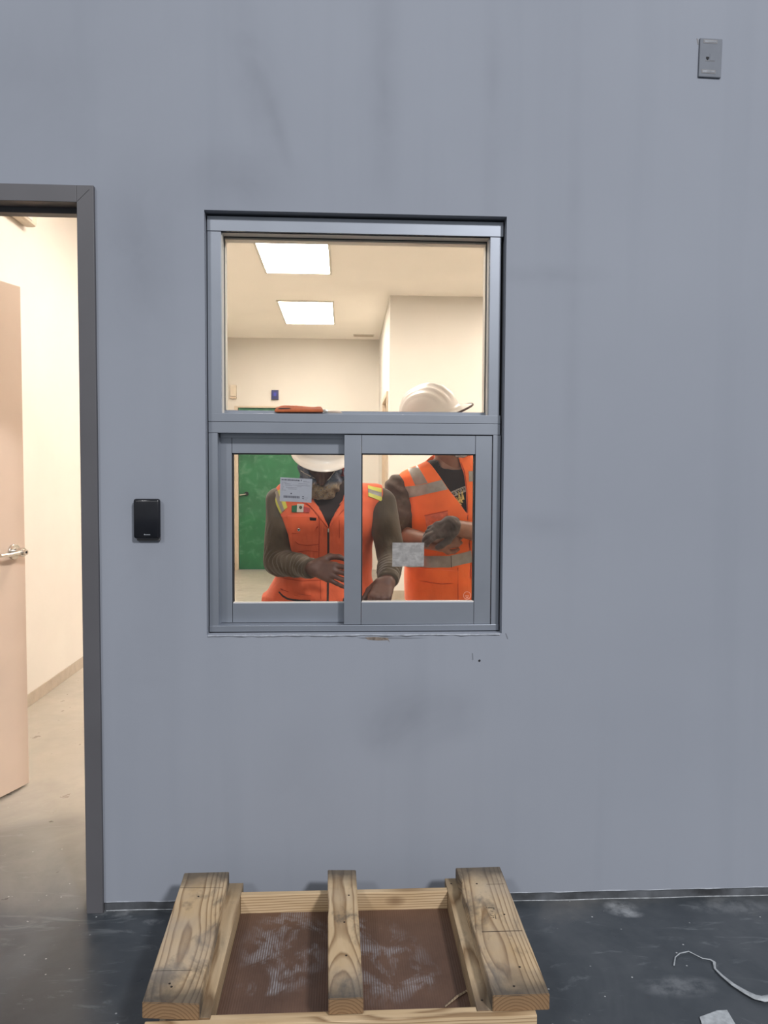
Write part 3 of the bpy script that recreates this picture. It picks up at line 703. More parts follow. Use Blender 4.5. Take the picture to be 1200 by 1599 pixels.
# ---- data wall plate
pl = empty('data_plate', (1.1, 0, 2.605), (0, R(1.2), 0)); tag(pl, 'grey painted data wall plate with one open jack, high on the wall', 'wall plate')
o = box('plate', -.035, .035, -.006, 0, -.0575, .0575, M['plate'], pl, bevel=.0025)
box('label_window', -.022, .016, -.0072, -.005, .044, .0505, M['slot'], pl, bevel=.0008)
box('label_window', -.024, .014, -.0072, -.005, -.0445, -.038, M['slot'], pl, bevel=.0008)
box('label_window_frame', -.0245, .0185, -.0066, -.005, .042, .0525, M['doorframe'], pl)
box('label_window_frame', -.0265, .0165, -.0066, -.005, -.0465, -.036, M['doorframe'], pl)
mb = MB(); mb.prism([(-.014, .002), (-.005, .002), (-.005, -.003), (-.0075, -.0055), (-.0075, -.0075), (-.0115, -.0075), (-.0115, -.0055), (-.014, -.003)], 1, -.0068, -.004)
mb.obj('jack_socket', M['black'], pl)
box('blank_insert', -.003, .014, -.0068, -.005, -.009, .012, M['plate'], pl, bevel=.0005)
box('insert_edge', -.0155, .013, -.0066, -.005, -.0105, -.0092, M['doorframe'], pl)

# ------------------------------------------------------------------ pallet
ZT, ZF = .178, .140
pa = empty('wooden_pallet', (0, -.40, 0)); tag(pa, 'weathered pine pallet crate lid with three skids lying on the floor under the window', 'pallet')
def beam(name, corners, z0, z1, mat, nseg=14, wob=.0005, seed=0, chip=None):
    """corners: near-left, near-right, far-right, far-left (x,y); origin at centre, length along local y"""
    random.seed(seed)
    nl, nr, fr_, fl = [Vector(c).to_2d() for c in corners]
    cen = (nl+nr+fr_+fl)/4; ax = ((fl+fr_)/2-(nl+nr)/2).normalized(); ang = math.atan2(ax.y, ax.x)-math.pi/2
    zc = (z0+z1)/2; o_m = Matrix.Translation((cen.x, cen.y, zc)) @ Matrix.Rotation(ang, 4, 'Z'); inv = o_m.inverted()
    bm = bmesh.new(); rings = []
    for i in range(nseg+1):
        t = i/nseg; a = nl.lerp(fl, t); b = nr.lerp(fr_, t)
        if chip and chip[0] < t < chip[1]:
            if chip[2] < 0: a = a + (b-a)*chip[3]
            else: b = b + (a-b)*chip[3]
        j = lambda s=1: random.uniform(-wob, wob)*s
        P = [(a.x+j(), a.y, z0), (b.x+j(), b.y, z0), (b.x+j(), b.y, z1+j(.5)), (a.x+j(), a.y, z1+j(.5))]
        rings.append([bm.verts.new(inv @ Vector(p)) for p in P])
    for A, B in zip(rings, rings[1:]):
        for k in range(4): bm.faces.new((A[k], A[(k+1) % 4], B[(k+1) % 4], B[k]))
    bm.faces.new(rings[0][::-1]); bm.faces.new(rings[-1])
    bmesh.ops.recalc_face_normals(bm, faces=bm.faces)
    es = [e_ for e_ in bm.edges if len(e_.link_faces) == 2 and e_.calc_face_angle() > .6]
    bmesh.ops.bevel(bm, geom=es, offset=.0016, segments=2, affect='EDGES', clamp_overlap=True)
    me = bpy.data.meshes.new(name); bm.to_mesh(me); bm.free()
    o = link(name, me, mat, pa)
    o.matrix_parent_inverse = Matrix.Translation(-Vector(pa.location)); o.matrix_basis = o_m
    return o
z = ZT
P_ = lambda px, py, zz=ZT: tuple(atz(px, py, zz)[:2])
sk1 = beam('skid', (P_(222,1565), P_(311,1568), P_(358,1361), P_(288,1363)), ZF+.0005, ZT, M['pine'], seed=1)
sk2 = beam('skid', (P_(513,1560), P_(568,1558), P_(556,1358), P_(512,1358)), ZF+.0005, ZT, M['pine'], seed=2, chip=(.60, .74, -1, .03))
sk3 = beam('skid', (P_(770,1555), P_(859,1552), P_(781,1353), P_(712,1355)), ZF+.0005, ZT, M['pine'], seed=3, chip=(.80, .90, -1, .05))
sk1['label'] = 'broad grime-ended skid on the left'; sk2['label'] = 'narrow centre skid'; sk3['label'] = 'broad skid on the right with mill stamp'
# frame
def fbox(name, x0, x1, y0, y1, z0, z1, mat, lab=None):
    """board built along local y"""
    L = max(x1-x0, y1-y0)
    if x1-x0 > y1-y0:
        me = MB().box(-(y1-y0)/2, (y1-y0)/2, -L/2, L/2, -(z1-z0)/2, (z1-z0)/2).obj(name, mat, pa, bevel=.0015); me.rotation_euler = (0, 0, -math.pi/2)
    else: me = MB().box(-(x1-x0)/2, (x1-x0)/2, -L/2, L/2, -(z1-z0)/2, (z1-z0)/2).obj(name, mat, pa, bevel=.0015)
    me.location = ((x0+x1)/2, (y0+y1)/2-(-.40), (z0+z1)/2)
    return me
fbox('side_rail', -.342, -.2965, -.672, -.112, 0, ZF, M['pine2'])
fbox('side_rail', .299, .345, -.676, -.112, 0, ZF, M['pine2'])
fbox('end_board', -.2960, .2985, -.1805, -.162, 0, ZF, M['pineclean'])
fbox('end_board', -.436, .430, -.6960, -.6770, 0, ZF, M['pineclean'])
fbox('inner_end_board', -.2960, .2985, -.6765, -.6600, .0, ZF-.002, M['pineclean'])
fbox('outer_rail', -.436, -.3435, -.672, -.10, 0, .05, M['pine2']); fbox('outer_rail', .3465, .430, -.676, -.10, 0, .05, M['pine2'])
pb = MB().box(-.2955, .2985, -.6595, -.181, .080, .0875).obj('corrugated_panel', M['board']); rel(pb, pa)
# loose sliver, nails, stamp
mb = MB(); a = atz(695, 1572, .0885); b = atz(733, 1545, .0885); mb.tube([a, a.lerp(b, .5)+Vector((0, 0, .004)), b], [.002, .0035, .003], 6, .5); rel(mb.obj('wood_sliver', M['pine2']), pa)
def nails(pts, zz, par, r=.0028):
    for px, py in pts:
        p = atz(px, py, zz); o = MB().cyl((p.x, p.y, zz-.002), (p.x, p.y, zz+.0006), r, n=10).obj('nail_head', M['nail']); rel(o, pa)
nails(((265,1536),(268,1541),(310,1400),(538,1440),(541,1492),(545,1398),(788,1428),(812,1510),(803,1540),(745,1380)), ZT, pa)
nails(((753,1562),(705,1380)), ZF, pa)
def stroke(pts, zz, wd, mb):
    q = [atz(px, py, zz) for px, py in pts]; mb.tube(q, wd, 6, .25)
mb = MB(); zz = ZT+.0002
for pts, wd in ((((753,1455),(816,1453.2)), .0013), (((281,1386),(348,1386)), .0009), (((760,1381),(788,1380)), .0007), (((241,1516),(300,1515)), .0007)):
    mb2 = MB(); stroke(pts, zz, wd, mb2); rel(mb2.obj('saw_kerf', M['nail']), pa)
for (x, y, w_, hh) in ((762.2,1417.6,8,3.4),(764,1424,7,1.5),(765,1427,6,1.2),(765.5,1430,6.5,1.2),(766.5,1433,6,1.2)):
    stroke(((x, y), (x+w_, y)), zz, .0016 if hh > 2 else .0009, mb)
stroke(((771.5,1417),(772,1420)), zz, .0008, mb); stroke(((773.5,1428),(775,1435)), zz, .0008, mb); stroke(((771,1432),(772,1433)), zz, .0012, mb); stroke(((760,1416),(760.5,1417.5)), zz, .0008, mb)
stroke(((765,1421.5),(770,1423.2)), zz, .0008, mb); stroke(((766,1428),(771,1431)), zz, .0007, mb)
rel(mb.obj('mill_stamp', M['nail']), pa)

# ---- debris on the hall floor
mb = MB(); pts = [atz(*q, 0) for q in ((1053,1510),(1055,1497),(1062,1491),(1076,1488),(1086,1493),(1098,1499),(1110,1501),(1116,1505),(1117,1515),(1128,1526),(1146,1541),(1165,1553),(1180,1561),(1192,1564),(1206,1562),(1230,1560))]
rr = [.0018, .0016, .002, .0026, .002, .002, .003, .004, .003, .004, .006, .008, .010, .011, .012, .010]
pts = [p + Vector((0, 0, .004+r_*.3)) for p, r_ in zip(pts, rr)]
st = mb.tube(pts, rr, 8, .35).obj('plastic_strip', M['film'], smooth=True); tag(st, 'curled strip of clear plastic film on the dark floor at right', 'plastic strip')
q = [atz(*p, 0) for p in ((1093,1590),(1120,1580),(1136,1579),(1146,1596),(1152,1606),(1100,1612))]
st = MB().prism([(p.x, p.y) for p in q], 2, .001, .004).obj('plastic_scrap', M['film'], bevel=.0006); tag(st, 'flat torn scrap of plastic on the floor at the bottom right', 'plastic scrap')
# ------------------------------------------------------------------ sculpting: signed distance fields -> mesh
def V3(v): return np.array(tuple(v), dtype=np.float32)
def s_cone(P, a, b, ra, rb):
    """round cone a->b"""
    a, b = V3(a), V3(b); ba = b-a; L2 = float(ba @ ba)
    t = np.clip(((P-a) @ ba)/L2, 0, 1)
    d = np.linalg.norm(P - a - t[..., None]*ba, axis=-1)
    return d - (ra + (rb-ra)*t)
def s_ell(P, c, r, Rm=None):
    q = P - V3(c)
    if Rm is not None: q = q @ np.array(Rm, dtype=np.float32)     # columns of Rm = local axes
    r = np.array(r, dtype=np.float32)
    k = np.linalg.norm(q/r, axis=-1)
    return (k-1)*float(r.min())*1.0
def smin(a, b, k):
    h = np.clip(.5+.5*(b-a)/k, 0, 1); return b*(1-h)+a*h - k*h*(1-h)
def s_loft(P, tab, off=0.0, p=2.3, cyoff=0.0):
    """tab rows z,cx,cy,a,b : stacked superellipses"""
    t = np.array(tab, dtype=np.float32); t = t[np.argsort(t[:, 0])]
    z = P[..., 2]; zz = np.clip(z, t[0, 0], t[-1, 0])
    cx, cy, a, b = (np.interp(zz, t[:, 0], t[:, i]) for i in (1, 2, 3, 4))
    a = a+off; b = b+off
    k = ((np.abs(P[..., 0]-cx)/a)**p + (np.abs(P[..., 1]-cy-cyoff)/b)**p)**(1/p)
    d = (k-1)*np.minimum(a, b)
    return np.maximum(d, np.maximum(t[0, 0]-off-z, z-t[-1, 0]-off))
def wrinkle(P, f, amp):
    return amp*(np.sin(P[..., 2]*f + 3*np.sin(P[..., 0]*f*.4))*np.sin(P[..., 0]*f*.53+P[..., 1]*f*.3+1.3*np.sin(P[..., 2]*f*.31)))
def surf_nets(f, lo, hi, h):
    lo = np.array(lo, dtype=np.float32); hi = np.array(hi, dtype=np.float32)
    n = np.ceil((hi-lo)/h).astype(int)+1
    V = np.empty(n, dtype=np.float32)
    ys = lo[1]+h*np.arange(n[1]); zs = lo[2]+h*np.arange(n[2])
    Y, Z = np.meshgrid(ys, zs, indexing='ij')
    step = max(1, int(400000//(n[1]*n[2])))
    for i in range(0, n[0], step):
        xs_ = lo[0]+h*np.arange(i, min(n[0], i+step))
        P = np.empty((len(xs_),)+Y.shape+(3,), dtype=np.float32)
        P[..., 0] = xs_[:, None, None]; P[..., 1] = Y; P[..., 2] = Z
        V[i:i+len(xs_)] = f(P)
    V[0] = V[-1] = 1; V[:, 0] = V[:, -1] = 1; V[:, :, 0] = V[:, :, -1] = 1
    S = V < 0
    c = np.zeros(n-1, dtype=np.int8)
    for dx in (0, 1):
        for dy in (0, 1):
            for dz in (0, 1): c += S[dx:n[0]-1+dx, dy:n[1]-1+dy, dz:n[2]-1+dz]
    act = (c > 0) & (c < 8); idx = -np.ones(act.shape, dtype=np.int64); A = np.argwhere(act); idx[act] = np.arange(len(A))
    acc = np.zeros((len(A), 3)); cnt = np.zeros(len(A))
    cor = [(i, j, k) for i in (0, 1) for j in (0, 1) for k in (0, 1)]
    for p in cor:
        for ax in range(3):
            if p[ax]: continue
            q = list(p); q[ax] = 1
            va = V[A[:, 0]+p[0], A[:, 1]+p[1], A[:, 2]+p[2]]; vb = V[A[:, 0]+q[0], A[:, 1]+q[1], A[:, 2]+q[2]]
            m = (va < 0) != (vb < 0)
            t = np.where(m, va/np.where(m, va-vb, 1), 0)
            pt = np.tile(np.array(p, dtype=float), (len(A), 1)); pt[:, ax] += t
            acc += pt*m[:, None]; cnt += m
    vs = (A + acc/cnt[:, None])*h + lo
    quads = []
    for ax in range(3):
        b_, c_ = (ax+1) % 3, (ax+2) % 3
        s0 = [slice(1, -1)]*3; s1 = [slice(1, -1)]*3
        s0[ax] = slice(0, -1); s1[ax] = slice(1, None)
        a0 = S[tuple(s0)]; a1 = S[tuple(s1)]
        E_ = np.argwhere(a0 != a1)
        if not len(E_): continue
        flip = a0[a0 != a1]
        E_ = E_ + np.array([0 if i == ax else 1 for i in range(3)])
        def cell(db, dc):
            k = E_.copy(); k[:, b_] -= db; k[:, c_] -= dc; return idx[k[:, 0], k[:, 1], k[:, 2]]
        q = np.stack([cell(0, 0), cell(1, 0), cell(1, 1), cell(0, 1)], 1)
        q[~flip] = q[~flip][:, ::-1]
        quads.append(q)
    return vs, np.concatenate(quads)
def relax(vs, q, it=1):
    for _ in range(it):
        acc = np.zeros_like(vs); n = np.zeros(len(vs))
        for i in range(4):
            np.add.at(acc, q[:, i], vs[q[:, (i+1) % 4]]+vs[q[:, (i+3) % 4]]); np.add.at(n, q[:, i], 2)
        vs = vs*.5 + .5*acc/n[:, None]
    return vs
def sculpt(name, pieces, mat, parent, it=1):
    """pieces: list of (f, lo, hi, h) joined in one mesh"""
    VS = []; Q = []; o = 0
    for f, lo, hi, h in pieces:
        v, q = surf_nets(f, lo, hi, h); v = relax(v, q, it); VS.append(v); Q.append(q+o); o += len(v)
    v = np.concatenate(VS); q = np.concatenate(Q)
    me = bpy.data.meshes.new(name); me.from_pydata(v.tolist(), [], q.tolist()); me.update()
    for p in me.polygons: p.use_smooth = True
    ob = link(name, me, mat); ob.parent = parent
    ob.matrix_parent_inverse = Matrix.Translation(-Vector(parent.location))
    return ob
def bvh_of(*obs):
    vs = []; ps = []
    for ob in obs:
        k = len(vs); vs += [tuple(v.co) for v in ob.data.vertices]; ps += [[i+k for i in p.vertices] for p in ob.data.polygons]
    return BVHTree.FromPolygons(vs, ps)
def patch(name, rows, bvh, mat, parent, t=.0025, nu=None, nv=None, yref=.6, res=.006):
    """strip of cloth sewn on: rows = [(left px, right px), ...] across the strip; cast along +y on the garment"""
    L = [np.array(tuple(at(*a, yref))) for a, b in rows]; Rr = [np.array(tuple(at(*b, yref))) for a, b in rows]
    cum = [0]
    for i in range(1, len(L)): cum.append(cum[-1] + max(np.linalg.norm(L[i]-L[i-1]), np.linalg.norm(Rr[i]-Rr[i-1])))
    nv = max(1, int(cum[-1]/res)); W = max(np.linalg.norm(a-b) for a, b in zip(L, Rr)); nu = max(1, int(W/res))
    G = {}; bm = bmesh.new()
    for j in range(nv+1):
        s = cum[-1]*j/nv
        l = np.array([np.interp(s, cum, [p[k] for p in L]) for k in range(3)]); r = np.array([np.interp(s, cum, [p[k] for p in Rr]) for k in range(3)])
        for i in range(nu+1):
            p = l+(r-l)*i/nu
            hit, nor, _, dist = bvh.ray_cast(Vector((p[0], p[1]-.6, p[2])), Vector((0, 1, 0)), 1.2)
            if hit is None: continue
            G[i, j] = (hit, nor)
    # garment normal averaged, so the sewn piece lies smooth
    top = {}; bot = {}
    for k, (hh, nn) in G.items():
        ns = Vector((0, 0, 0)); cy = 0; c_ = 0
        for d in ((0, 0), (1, 0), (-1, 0), (0, 1), (0, -1)):
            g = G.get((k[0]+d[0], k[1]+d[1]))
            if g: ns += g[1]; cy += g[0].y; c_ += 1
        hh = Vector((hh.x, min(hh.y, cy/c_ + .002), hh.z)); ns.normalize()
        top[k] = bm.verts.new(hh+ns*t); bot[k] = bm.verts.new(hh-ns*.004)
    for (i, j) in list(G):
        ks = ((i, j), (i+1, j), (i+1, j+1), (i, j+1))
        if all(k in top for k in ks):
            bm.faces.new([top[k] for k in ks]); bm.faces.new([bot[k] for k in ks][::-1])
    for e_ in [e_ for e_ in bm.edges if len(e_.link_faces) == 1]: pass
    tv = {v: k for k, v in top.items()}
    for e_ in [e_ for e_ in bm.edges if len(e_.link_faces) == 1 and e_.verts[0] in tv]:
        a, b = tv[e_.verts[0]], tv[e_.verts[1]]
        bm.faces.new((top[b], top[a], bot[a], bot[b]))
    bmesh.ops.recalc_face_normals(bm, faces=bm.faces)
    me = bpy.data.meshes.new(name); bm.to_mesh(me); bm.free()
    for p in me.polygons: p.use_smooth = True
    if hasattr(me, 'set_sharp_from_angle'): me.set_sharp_from_angle(angle=R(50))
    ob = link(name, me, mat); ob.parent = parent
    pl_ = parent.parent.matrix_parent_inverse if False else None
    world = Vector((0, 0, 0)); q_ = parent
    root = parent
    while root.parent: root = root.parent
    ob.matrix_parent_inverse = Matrix.Translation(-Vector(root.location)) if parent is root else Matrix.Identity(4)
    return ob
def cord(name, pts, bvh, r, mat, parent, yref=.6, flat=.5, t=.001, n=6):
    """seam / zip following the garment through photo points"""
    out = []
    for (a, b) in zip(pts, pts[1:]):
        m = max(2, int(math.dist(a, b)/2.5))
        for i in range(m): out.append((a[0]+(b[0]-a[0])*i/m, a[1]+(b[1]-a[1])*i/m))
    out.append(pts[-1]); P = []
    for q in out:
        p = at(*q, yref); hit, nor, _, _ = bvh.ray_cast(Vector((p.x, p.y-.6, p.z)), Vector((0, 1, 0)), 1.2)
        if hit is not None: P.append(hit - Vector((0, t, 0)))
    for i in range(1, len(P)-1): P[i].y = (P[i-1].y+P[i].y+P[i+1].y)/3
    if len(P) < 2: return None
    ob = MB().tube(P, r, n).obj(name, mat, smooth=True); ob.parent = parent
    root = parent
    while root.parent: root = root.parent
    ob.matrix_parent_inverse = Matrix.Translation(-Vector(root.location)) if parent is root else Matrix.Identity(4)
    return ob
def hand_cones(wr, fdir, palm, curls, side=1, scale=1.0, spread=.10, thumb=(.5, .5), lens=(.044, .027, .022)):
    """round cones of a hand. wr wrist point, fdir pointing to knuckles, palm = normal out of the palm, side +1: thumb on fdir x palm side"""
    f = Vector(fdir).normalized(); p = Vector(palm); p = (p - f*p.dot(f)).normalized(); s = f.cross(p)*side; S = scale
    cones = []; W = Vector(wr)
    offs = (.029, .010, -.009, -.026); fl = (.94, 1.05, 1.0, .80); kn = (.086, .090, .086, .078); rad = (.0095, .0098, .0093, .0083)
    for i in range(4):
        k = W + f*kn[i]*S + s*offs[i]*S
        cones.append((W + f*.012*S + s*offs[i]*.55*S, k, .0165*S, .0125*S, 'p'))
        d = (f + s*spread*(1.5-i)/1.5).normalized(); a = 0; q = k
        for j in range(3):
            c = curls[i][j] if isinstance(curls[i], (tuple, list)) else curls[i]*(1, 1.15, .8)[j]
            a += c; dd = d*math.cos(a) + p*math.sin(a)
            q2 = q + dd*lens[j]*fl[i]*S; r0 = rad[i]*S*(1.04, .95, .88)[j]; r1 = rad[i]*S*(.97, .90, .74)[j]
            cones.append((q, q2, r0, r1, 'f%d' % i)); q = q2
    # thumb leaves the side of the palm near its base
    b = W + f*.022*S + s*.024*S; m1 = b + (f*.55 + s*.75 + p*thumb[0]).normalized()*.042*S
    m2 = m1 + (f*.85 + s*.25 + p*thumb[1]).normalized()*.034*S; m3 = m2 + (f*.9 - s*.05 + p*(thumb[1]+.2)).normalized()*.026*S
    cones += [(b, m1, .0175*S, .0125*S, 'p'), (m1, m2, .0118*S, .0105*S, 't'), (m2, m3, .0104*S, .0082*S, 't')]
    return cones
def hand_sdf(P, cones, extra=None, k=.006):
    groups = {}
    for a, b, ra, rb, g in cones:
        d = s_cone(P, a, b, ra, rb); groups[g] = d if g not in groups else smin(groups[g], d, .011 if g == 'p' else .004)
    out = groups.pop('p')
    fing = None
    for g, d in groups.items(): fing = d if fing is None else np.minimum(fing, d)
    out = smin(out, fing, k)
    if extra is not None: out = smin(out, extra(P), .014)
    return out
def bounds(pts, m):
    a = np.array([tuple(p) for p in pts]); return a.min(0)-m, a.max(0)+m
def head_sdf(P, H, f, u, S=1.0, nose=True):
    f = Vector(f).normalized(); u = Vector(u); u = (u - f*u.dot(f)).normalized(); s = f.cross(u)
    Rm = np.array([tuple(s), tuple(f), tuple(u)]).T
    L = lambda a, b, c: Vector(H) + s*a*S + f*b*S + u*c*S
    r = lambda *v: [x*S for x in v]
    d = s_ell(P, L(0, -.008, .03), r(.076, .096, .088), Rm)
    d = smin(d, s_ell(P, L(0, .022, -.045), r(.062, .072, .072), Rm), .03*S)
    d = smin(d, s_ell(P, L(0, .062, -.098), r(.030, .026, .022), Rm), .03*S)          # chin
    for q in (-1, 1):
        d = smin(d, s_ell(P, L(q*.034, .062, -.018), r(.024, .022, .018), Rm), .014*S)  # cheekbones
        d = smin(d, s_cone(P, L(q*.012, .083, .022), L(q*.045, .070, .020), .010*S, .008*S), .012*S)  # brows
        d = np.maximum(d, -(s_ell(P, L(q*.031, .094, .002), r(.017, .014, .010), Rm)))  # eye sockets
        d = smin(d, s_ell(P, L(q*.031, .076, .001), r(.0125, .0125, .0125), Rm), .002*S)
        d = smin(d, s_ell(P, L(q*.078, -.006, -.010), r(.009, .018, .031), Rm), .006*S) # ears
        d = smin(d, s_ell(P, L(q*.013, .094, -.034), r(.009, .011, .008), Rm), .006*S)
    d = smin(d, s_cone(P, L(0, .086, .008), L(0, .109, -.030), .008*S, .0115*S), .008*S)
    d = smin(d, s_ell(P, L(0, .088, -.062), r(.024, .011, .007), Rm), .004*S)
    d = smin(d, s_ell(P, L(0, .086, -.074), r(.020, .011, .008), Rm), .004*S)
    return d
def hat_mesh(name, H, f, u, mat, parent, S=1.0, visor=.055):
    """hard hat: shell with centre crest and side ribs, rolled rim and front visor"""
    f = Vector(f).normalized(); u = Vector(u); u = (u - f*u.dot(f)).normalized(); s = f.cross(u)
    O = Vector(H) + u*.028*S
    bm = bmesh.new(); nt_, npz = 72, 22; grid = []
    a0, b0, h0 = .112*S, .135*S, .142*S
    def prof(th, ph):
        # th around (0=front), ph 0 rim .. 1 top
        x = math.sin(th)*math.cos(ph*math.pi/2)**.80; y = math.cos(th)*math.cos(ph*math.pi/2)**.80; z = math.sin(ph*math.pi/2)**.95
        X, Y, Z = x*a0, y*b0, z*h0
        k = 1.0
        # crest ridges run front to back
        for c, w_, hh in ((0, .015*S, .009), (.036*S, .006*S, .0050), (-.036*S, .006*S, .0050), (.064*S, .0055*S, .0035), (-.064*S, .0055*S, .0035)):
            g = math.exp(-((X-c)/w_)**2)*min(1, max(0, (Z-.03*S)/(.03*S)))
            k += g*hh/(.12)
        return Vector((X*k, Y*k, Z*k))
    for j in range(npz+1):
        row = []
        for i in range(nt_):
            p = prof(2*math.pi*i/nt_, j/npz)
            row.append(bm.verts.new(O + s*p.x + f*p.y + u*p.z))
        grid.append(row)
    for A, B in zip(grid, grid[1:]):
        for i in range(nt_): bm.faces.new((A[i], A[(i+1) % nt_], B[(i+1) % nt_], B[i]))
    # rim: outwards and down, wide as a visor in front
    prev = grid[0]; prof_r = ((.5, -.002), (1.0, -.007), (1.0, -.010), (.5, -.006), (-.02, -.004))
    for kf, dz in prof_r:
        row = []
        for i in range(nt_):
            th = 2*math.pi*i/nt_; c = max(0, math.cos(th))
            wd = (.012 + visor*c**1.5)*S*kf
            x = math.sin(th)*(a0+wd*.62); y = math.cos(th)*(b0+wd)
            drop = dz*S - .012*S*c**2*max(kf, 0)
            row.append(bm.verts.new(O + s*x + f*y + u*drop))
        for i in range(nt_): bm.faces.new((prev[(i+1) % nt_], prev[i], row[i], row[(i+1) % nt_]))
        prev = row
    # inner shell
    inner = []
    for j in range(0, npz+1, 2):
        row = []
        for i in range(nt_):
            p = prof(2*math.pi*i/nt_, j/npz)*.965; row.append(bm.verts.new(O + s*p.x + f*p.y + u*(p.z-.002)))
        inner.append(row)
    for i in range(nt_): bm.faces.new((prev[(i+1) % nt_], prev[i], inner[0][i], inner[0][(i+1) % nt_]))
    for A, B in zip(inner, inner[1:]):
        for i in range(nt_): bm.faces.new((A[(i+1) % nt_], A[i], B[i], B[(i+1) % nt_]))
    bmesh.ops.remove_doubles(bm, verts=bm.verts, dist=1e-5); bmesh.ops.recalc_face_normals(bm, faces=bm.faces)
    me = bpy.data.meshes.new(name); bm.to_mesh(me); bm.free()
    for p in me.polygons: p.use_smooth = True
    ob = link(name, me, mat); ob.parent = parent; ob.matrix_parent_inverse = Matrix.Translation(-Vector(parent.location))
    # dark headband inside, sweat band
    n = 48; bm = bmesh.new(); rows = []
    for (rr, z_) in ((.90, -.012), (.90, .022), (.87, .022), (.87, -.012)):
        rows.append([bm.verts.new(O + s*math.sin(2*math.pi*i/n)*a0*rr*.93 + f*math.cos(2*math.pi*i/n)*b0*rr*.93 + u*z_*S) for i in range(n)])
    for k in range(4):
        A, B = rows[k], rows[(k+1) % 4]
        for i in range(n): bm.faces.new((A[i], A[(i+1) % n], B[(i+1) % n], B[i]))
    bmesh.ops.recalc_face_normals(bm, faces=bm.faces)
    me = bpy.data.meshes.new('headband'); bm.to_mesh(me); bm.free(); hb = link('headband', me, M['black']); hb.parent = ob
    return ob, O, s, f, u
def boot(P, ankle, toe_dir, S=1.0):
    t = Vector(toe_dir).normalized(); a = Vector(ankle); g = Vector((a.x, a.y, 0))
    d = s_cone(P, a + Vector((0, 0, .05)), g + Vector((0, 0, .06)), .056, .052)
    d = smin(d, s_cone(P, g - t*.035 + Vector((0, 0, .042)), g + t*.135 + Vector((0, 0, .042)), .044, .042), .03)
    return np.maximum(d, .002 - P[..., 2])
# ------------------------------------------------------------------ person behind the left sash
p1 = empty('person', (-.07, .80, 0)); tag(p1, 'person in orange zip vest and printed bandana, head bowed, hands working at the sill', 'person')
px1 = lambda px, py, y: at(px, py, y)
cxp = lambda px, py, y=.72: at(px, py, y).x
CX = -.078
T1 = [  # z, cx, cy, a, b   (torso under the clothes)
    (1.375, CX+.012, .742, .052, .055), (1.335, CX+.008, .752, .062, .062), (1.305, CX+.004, .762, .105, .080), (1.275, CX, .768, .160, .096), (1.24, CX, .772, .186, .108),
    (1.18, CX, .775, .190, .116), (1.08, CX, .780, .180, .116), (1.00, CX-.004, .790, .172, .114), (.93, CX-.008, .800, .172, .116), (.86, CX-.012, .810, .184, .122), (.80, CX-.014, .815, .182, .122)]
S_R = px1(440, 784, .765); E_R = px1(434, 877, .70); W_R = px1(486, 887, .475)
S_L = px1(596, 786, .765); E_L = px1(611, 868, .655); W_L = px1(606, 906, .47)
def arms1(P, off=0.0, folds=0.0):
    fr_ = 0
    if folds:
        tR = ((P - V3(E_R)) @ V3((W_R-E_R).normalized())); tL = ((P - V3(E_L)) @ V3((W_L-E_L).normalized()))
        z = P[..., 2]
        fR = folds*np.sin(tR*230 + 2.6*np.sin(z*45+P[..., 1]*30) + P[..., 0]*20)*np.clip((tR+.05)*10, 0, 1)*(.55+.45*np.sin(z*80+tR*40))
        fL = folds*1.2*np.sin(tL*300 + 1.5*np.sin(P[..., 0]*60+z*20))*(.6+.4*np.sin(P[..., 0]*70+tL*50))*np.clip((tL-.06)*10, 0, 1)
        big = .0022*np.sin(z*38+P[..., 0]*55+1.5*np.sin(P[..., 1]*30))
    else: fR = fL = big = 0
    a = smin(s_cone(P, S_R, E_R, .060+off, .049+off), s_cone(P, E_R, W_R, .049+off, .034+off), .02) + fR + big
    b = smin(s_cone(P, S_L, E_L, .058+off, .049+off), s_cone(P, E_L, W_L, .048+off, .035+off), .02) + fL + big
    return np.minimum(a, b)
Hd = px1(503, 722, .655); HF = (.02, -.86, -.50); HU = (.03, -.50, .86)
Hd.z = 1.392
LEG1 = [((-.175, .82, .86), (-.19, .80, .47), (-.20, .86, .09)), ((.005, .82, .86), (.03, .79, .47), (.05, .86, .09))]
def legs(P, L, off=0.0, r=(.085, .060, .042)):
    d = None
    for a, b, c in L:
        q = smin(s_cone(P, a, b, r[0]+off, r[1]+off), s_cone(P, b, c, r[1]+off, r[2]+off), .02)
        d = q if d is None else smin(d, q, .03)
    return d
def body1(P):
    d = s_loft(P, T1, -.006); d = smin(d, legs(P, LEG1, -.012), .03); d = smin(d, arms1(P, -.016), .02)
    d = smin(d, s_cone(P, (CX+.012, .745, 1.33), tuple(Hd), .052, .05), .02)
    return d
# hands
hr = hand_cones(W_R + Vector((.006, -.004, .004)), (px1(540, 903, .395)-W_R), (.10, .92, -.25), ((.30, .45, .3), (.30, .45, .3), (.38, .5, .3), (.5, .5, .3)), side=1, scale=1.0, spread=.14, thumb=(.35, .15))
hl = hand_cones(W_L + Vector((-.003, -.004, -.002)), (-.30, -.72, -.52), (-.15, .35, -.9), ((.75, 1.0, .6), (.8, 1.0, .6), (.85, 1.0, .6), (.95, 1.0, .6)), side=-1, scale=1.06, spread=.10, thumb=(.8, .6))
def hp(cones, W, E):
    pts = [c[0] for c in cones]+[c[1] for c in cones]+[W+(E-W)*.3]
    lo, hi = bounds(pts, .026)
    ex = lambda P: s_cone(P, W+(E-W)*.30, W+(E-W).normalized()*-.012, .030, .026)
    return (lambda P: hand_sdf(P, cones, ex)), lo, hi, .0023
hlo, hhi = Hd - Vector((.13, .16, .17)), Hd + Vector((.13, .13, .13))
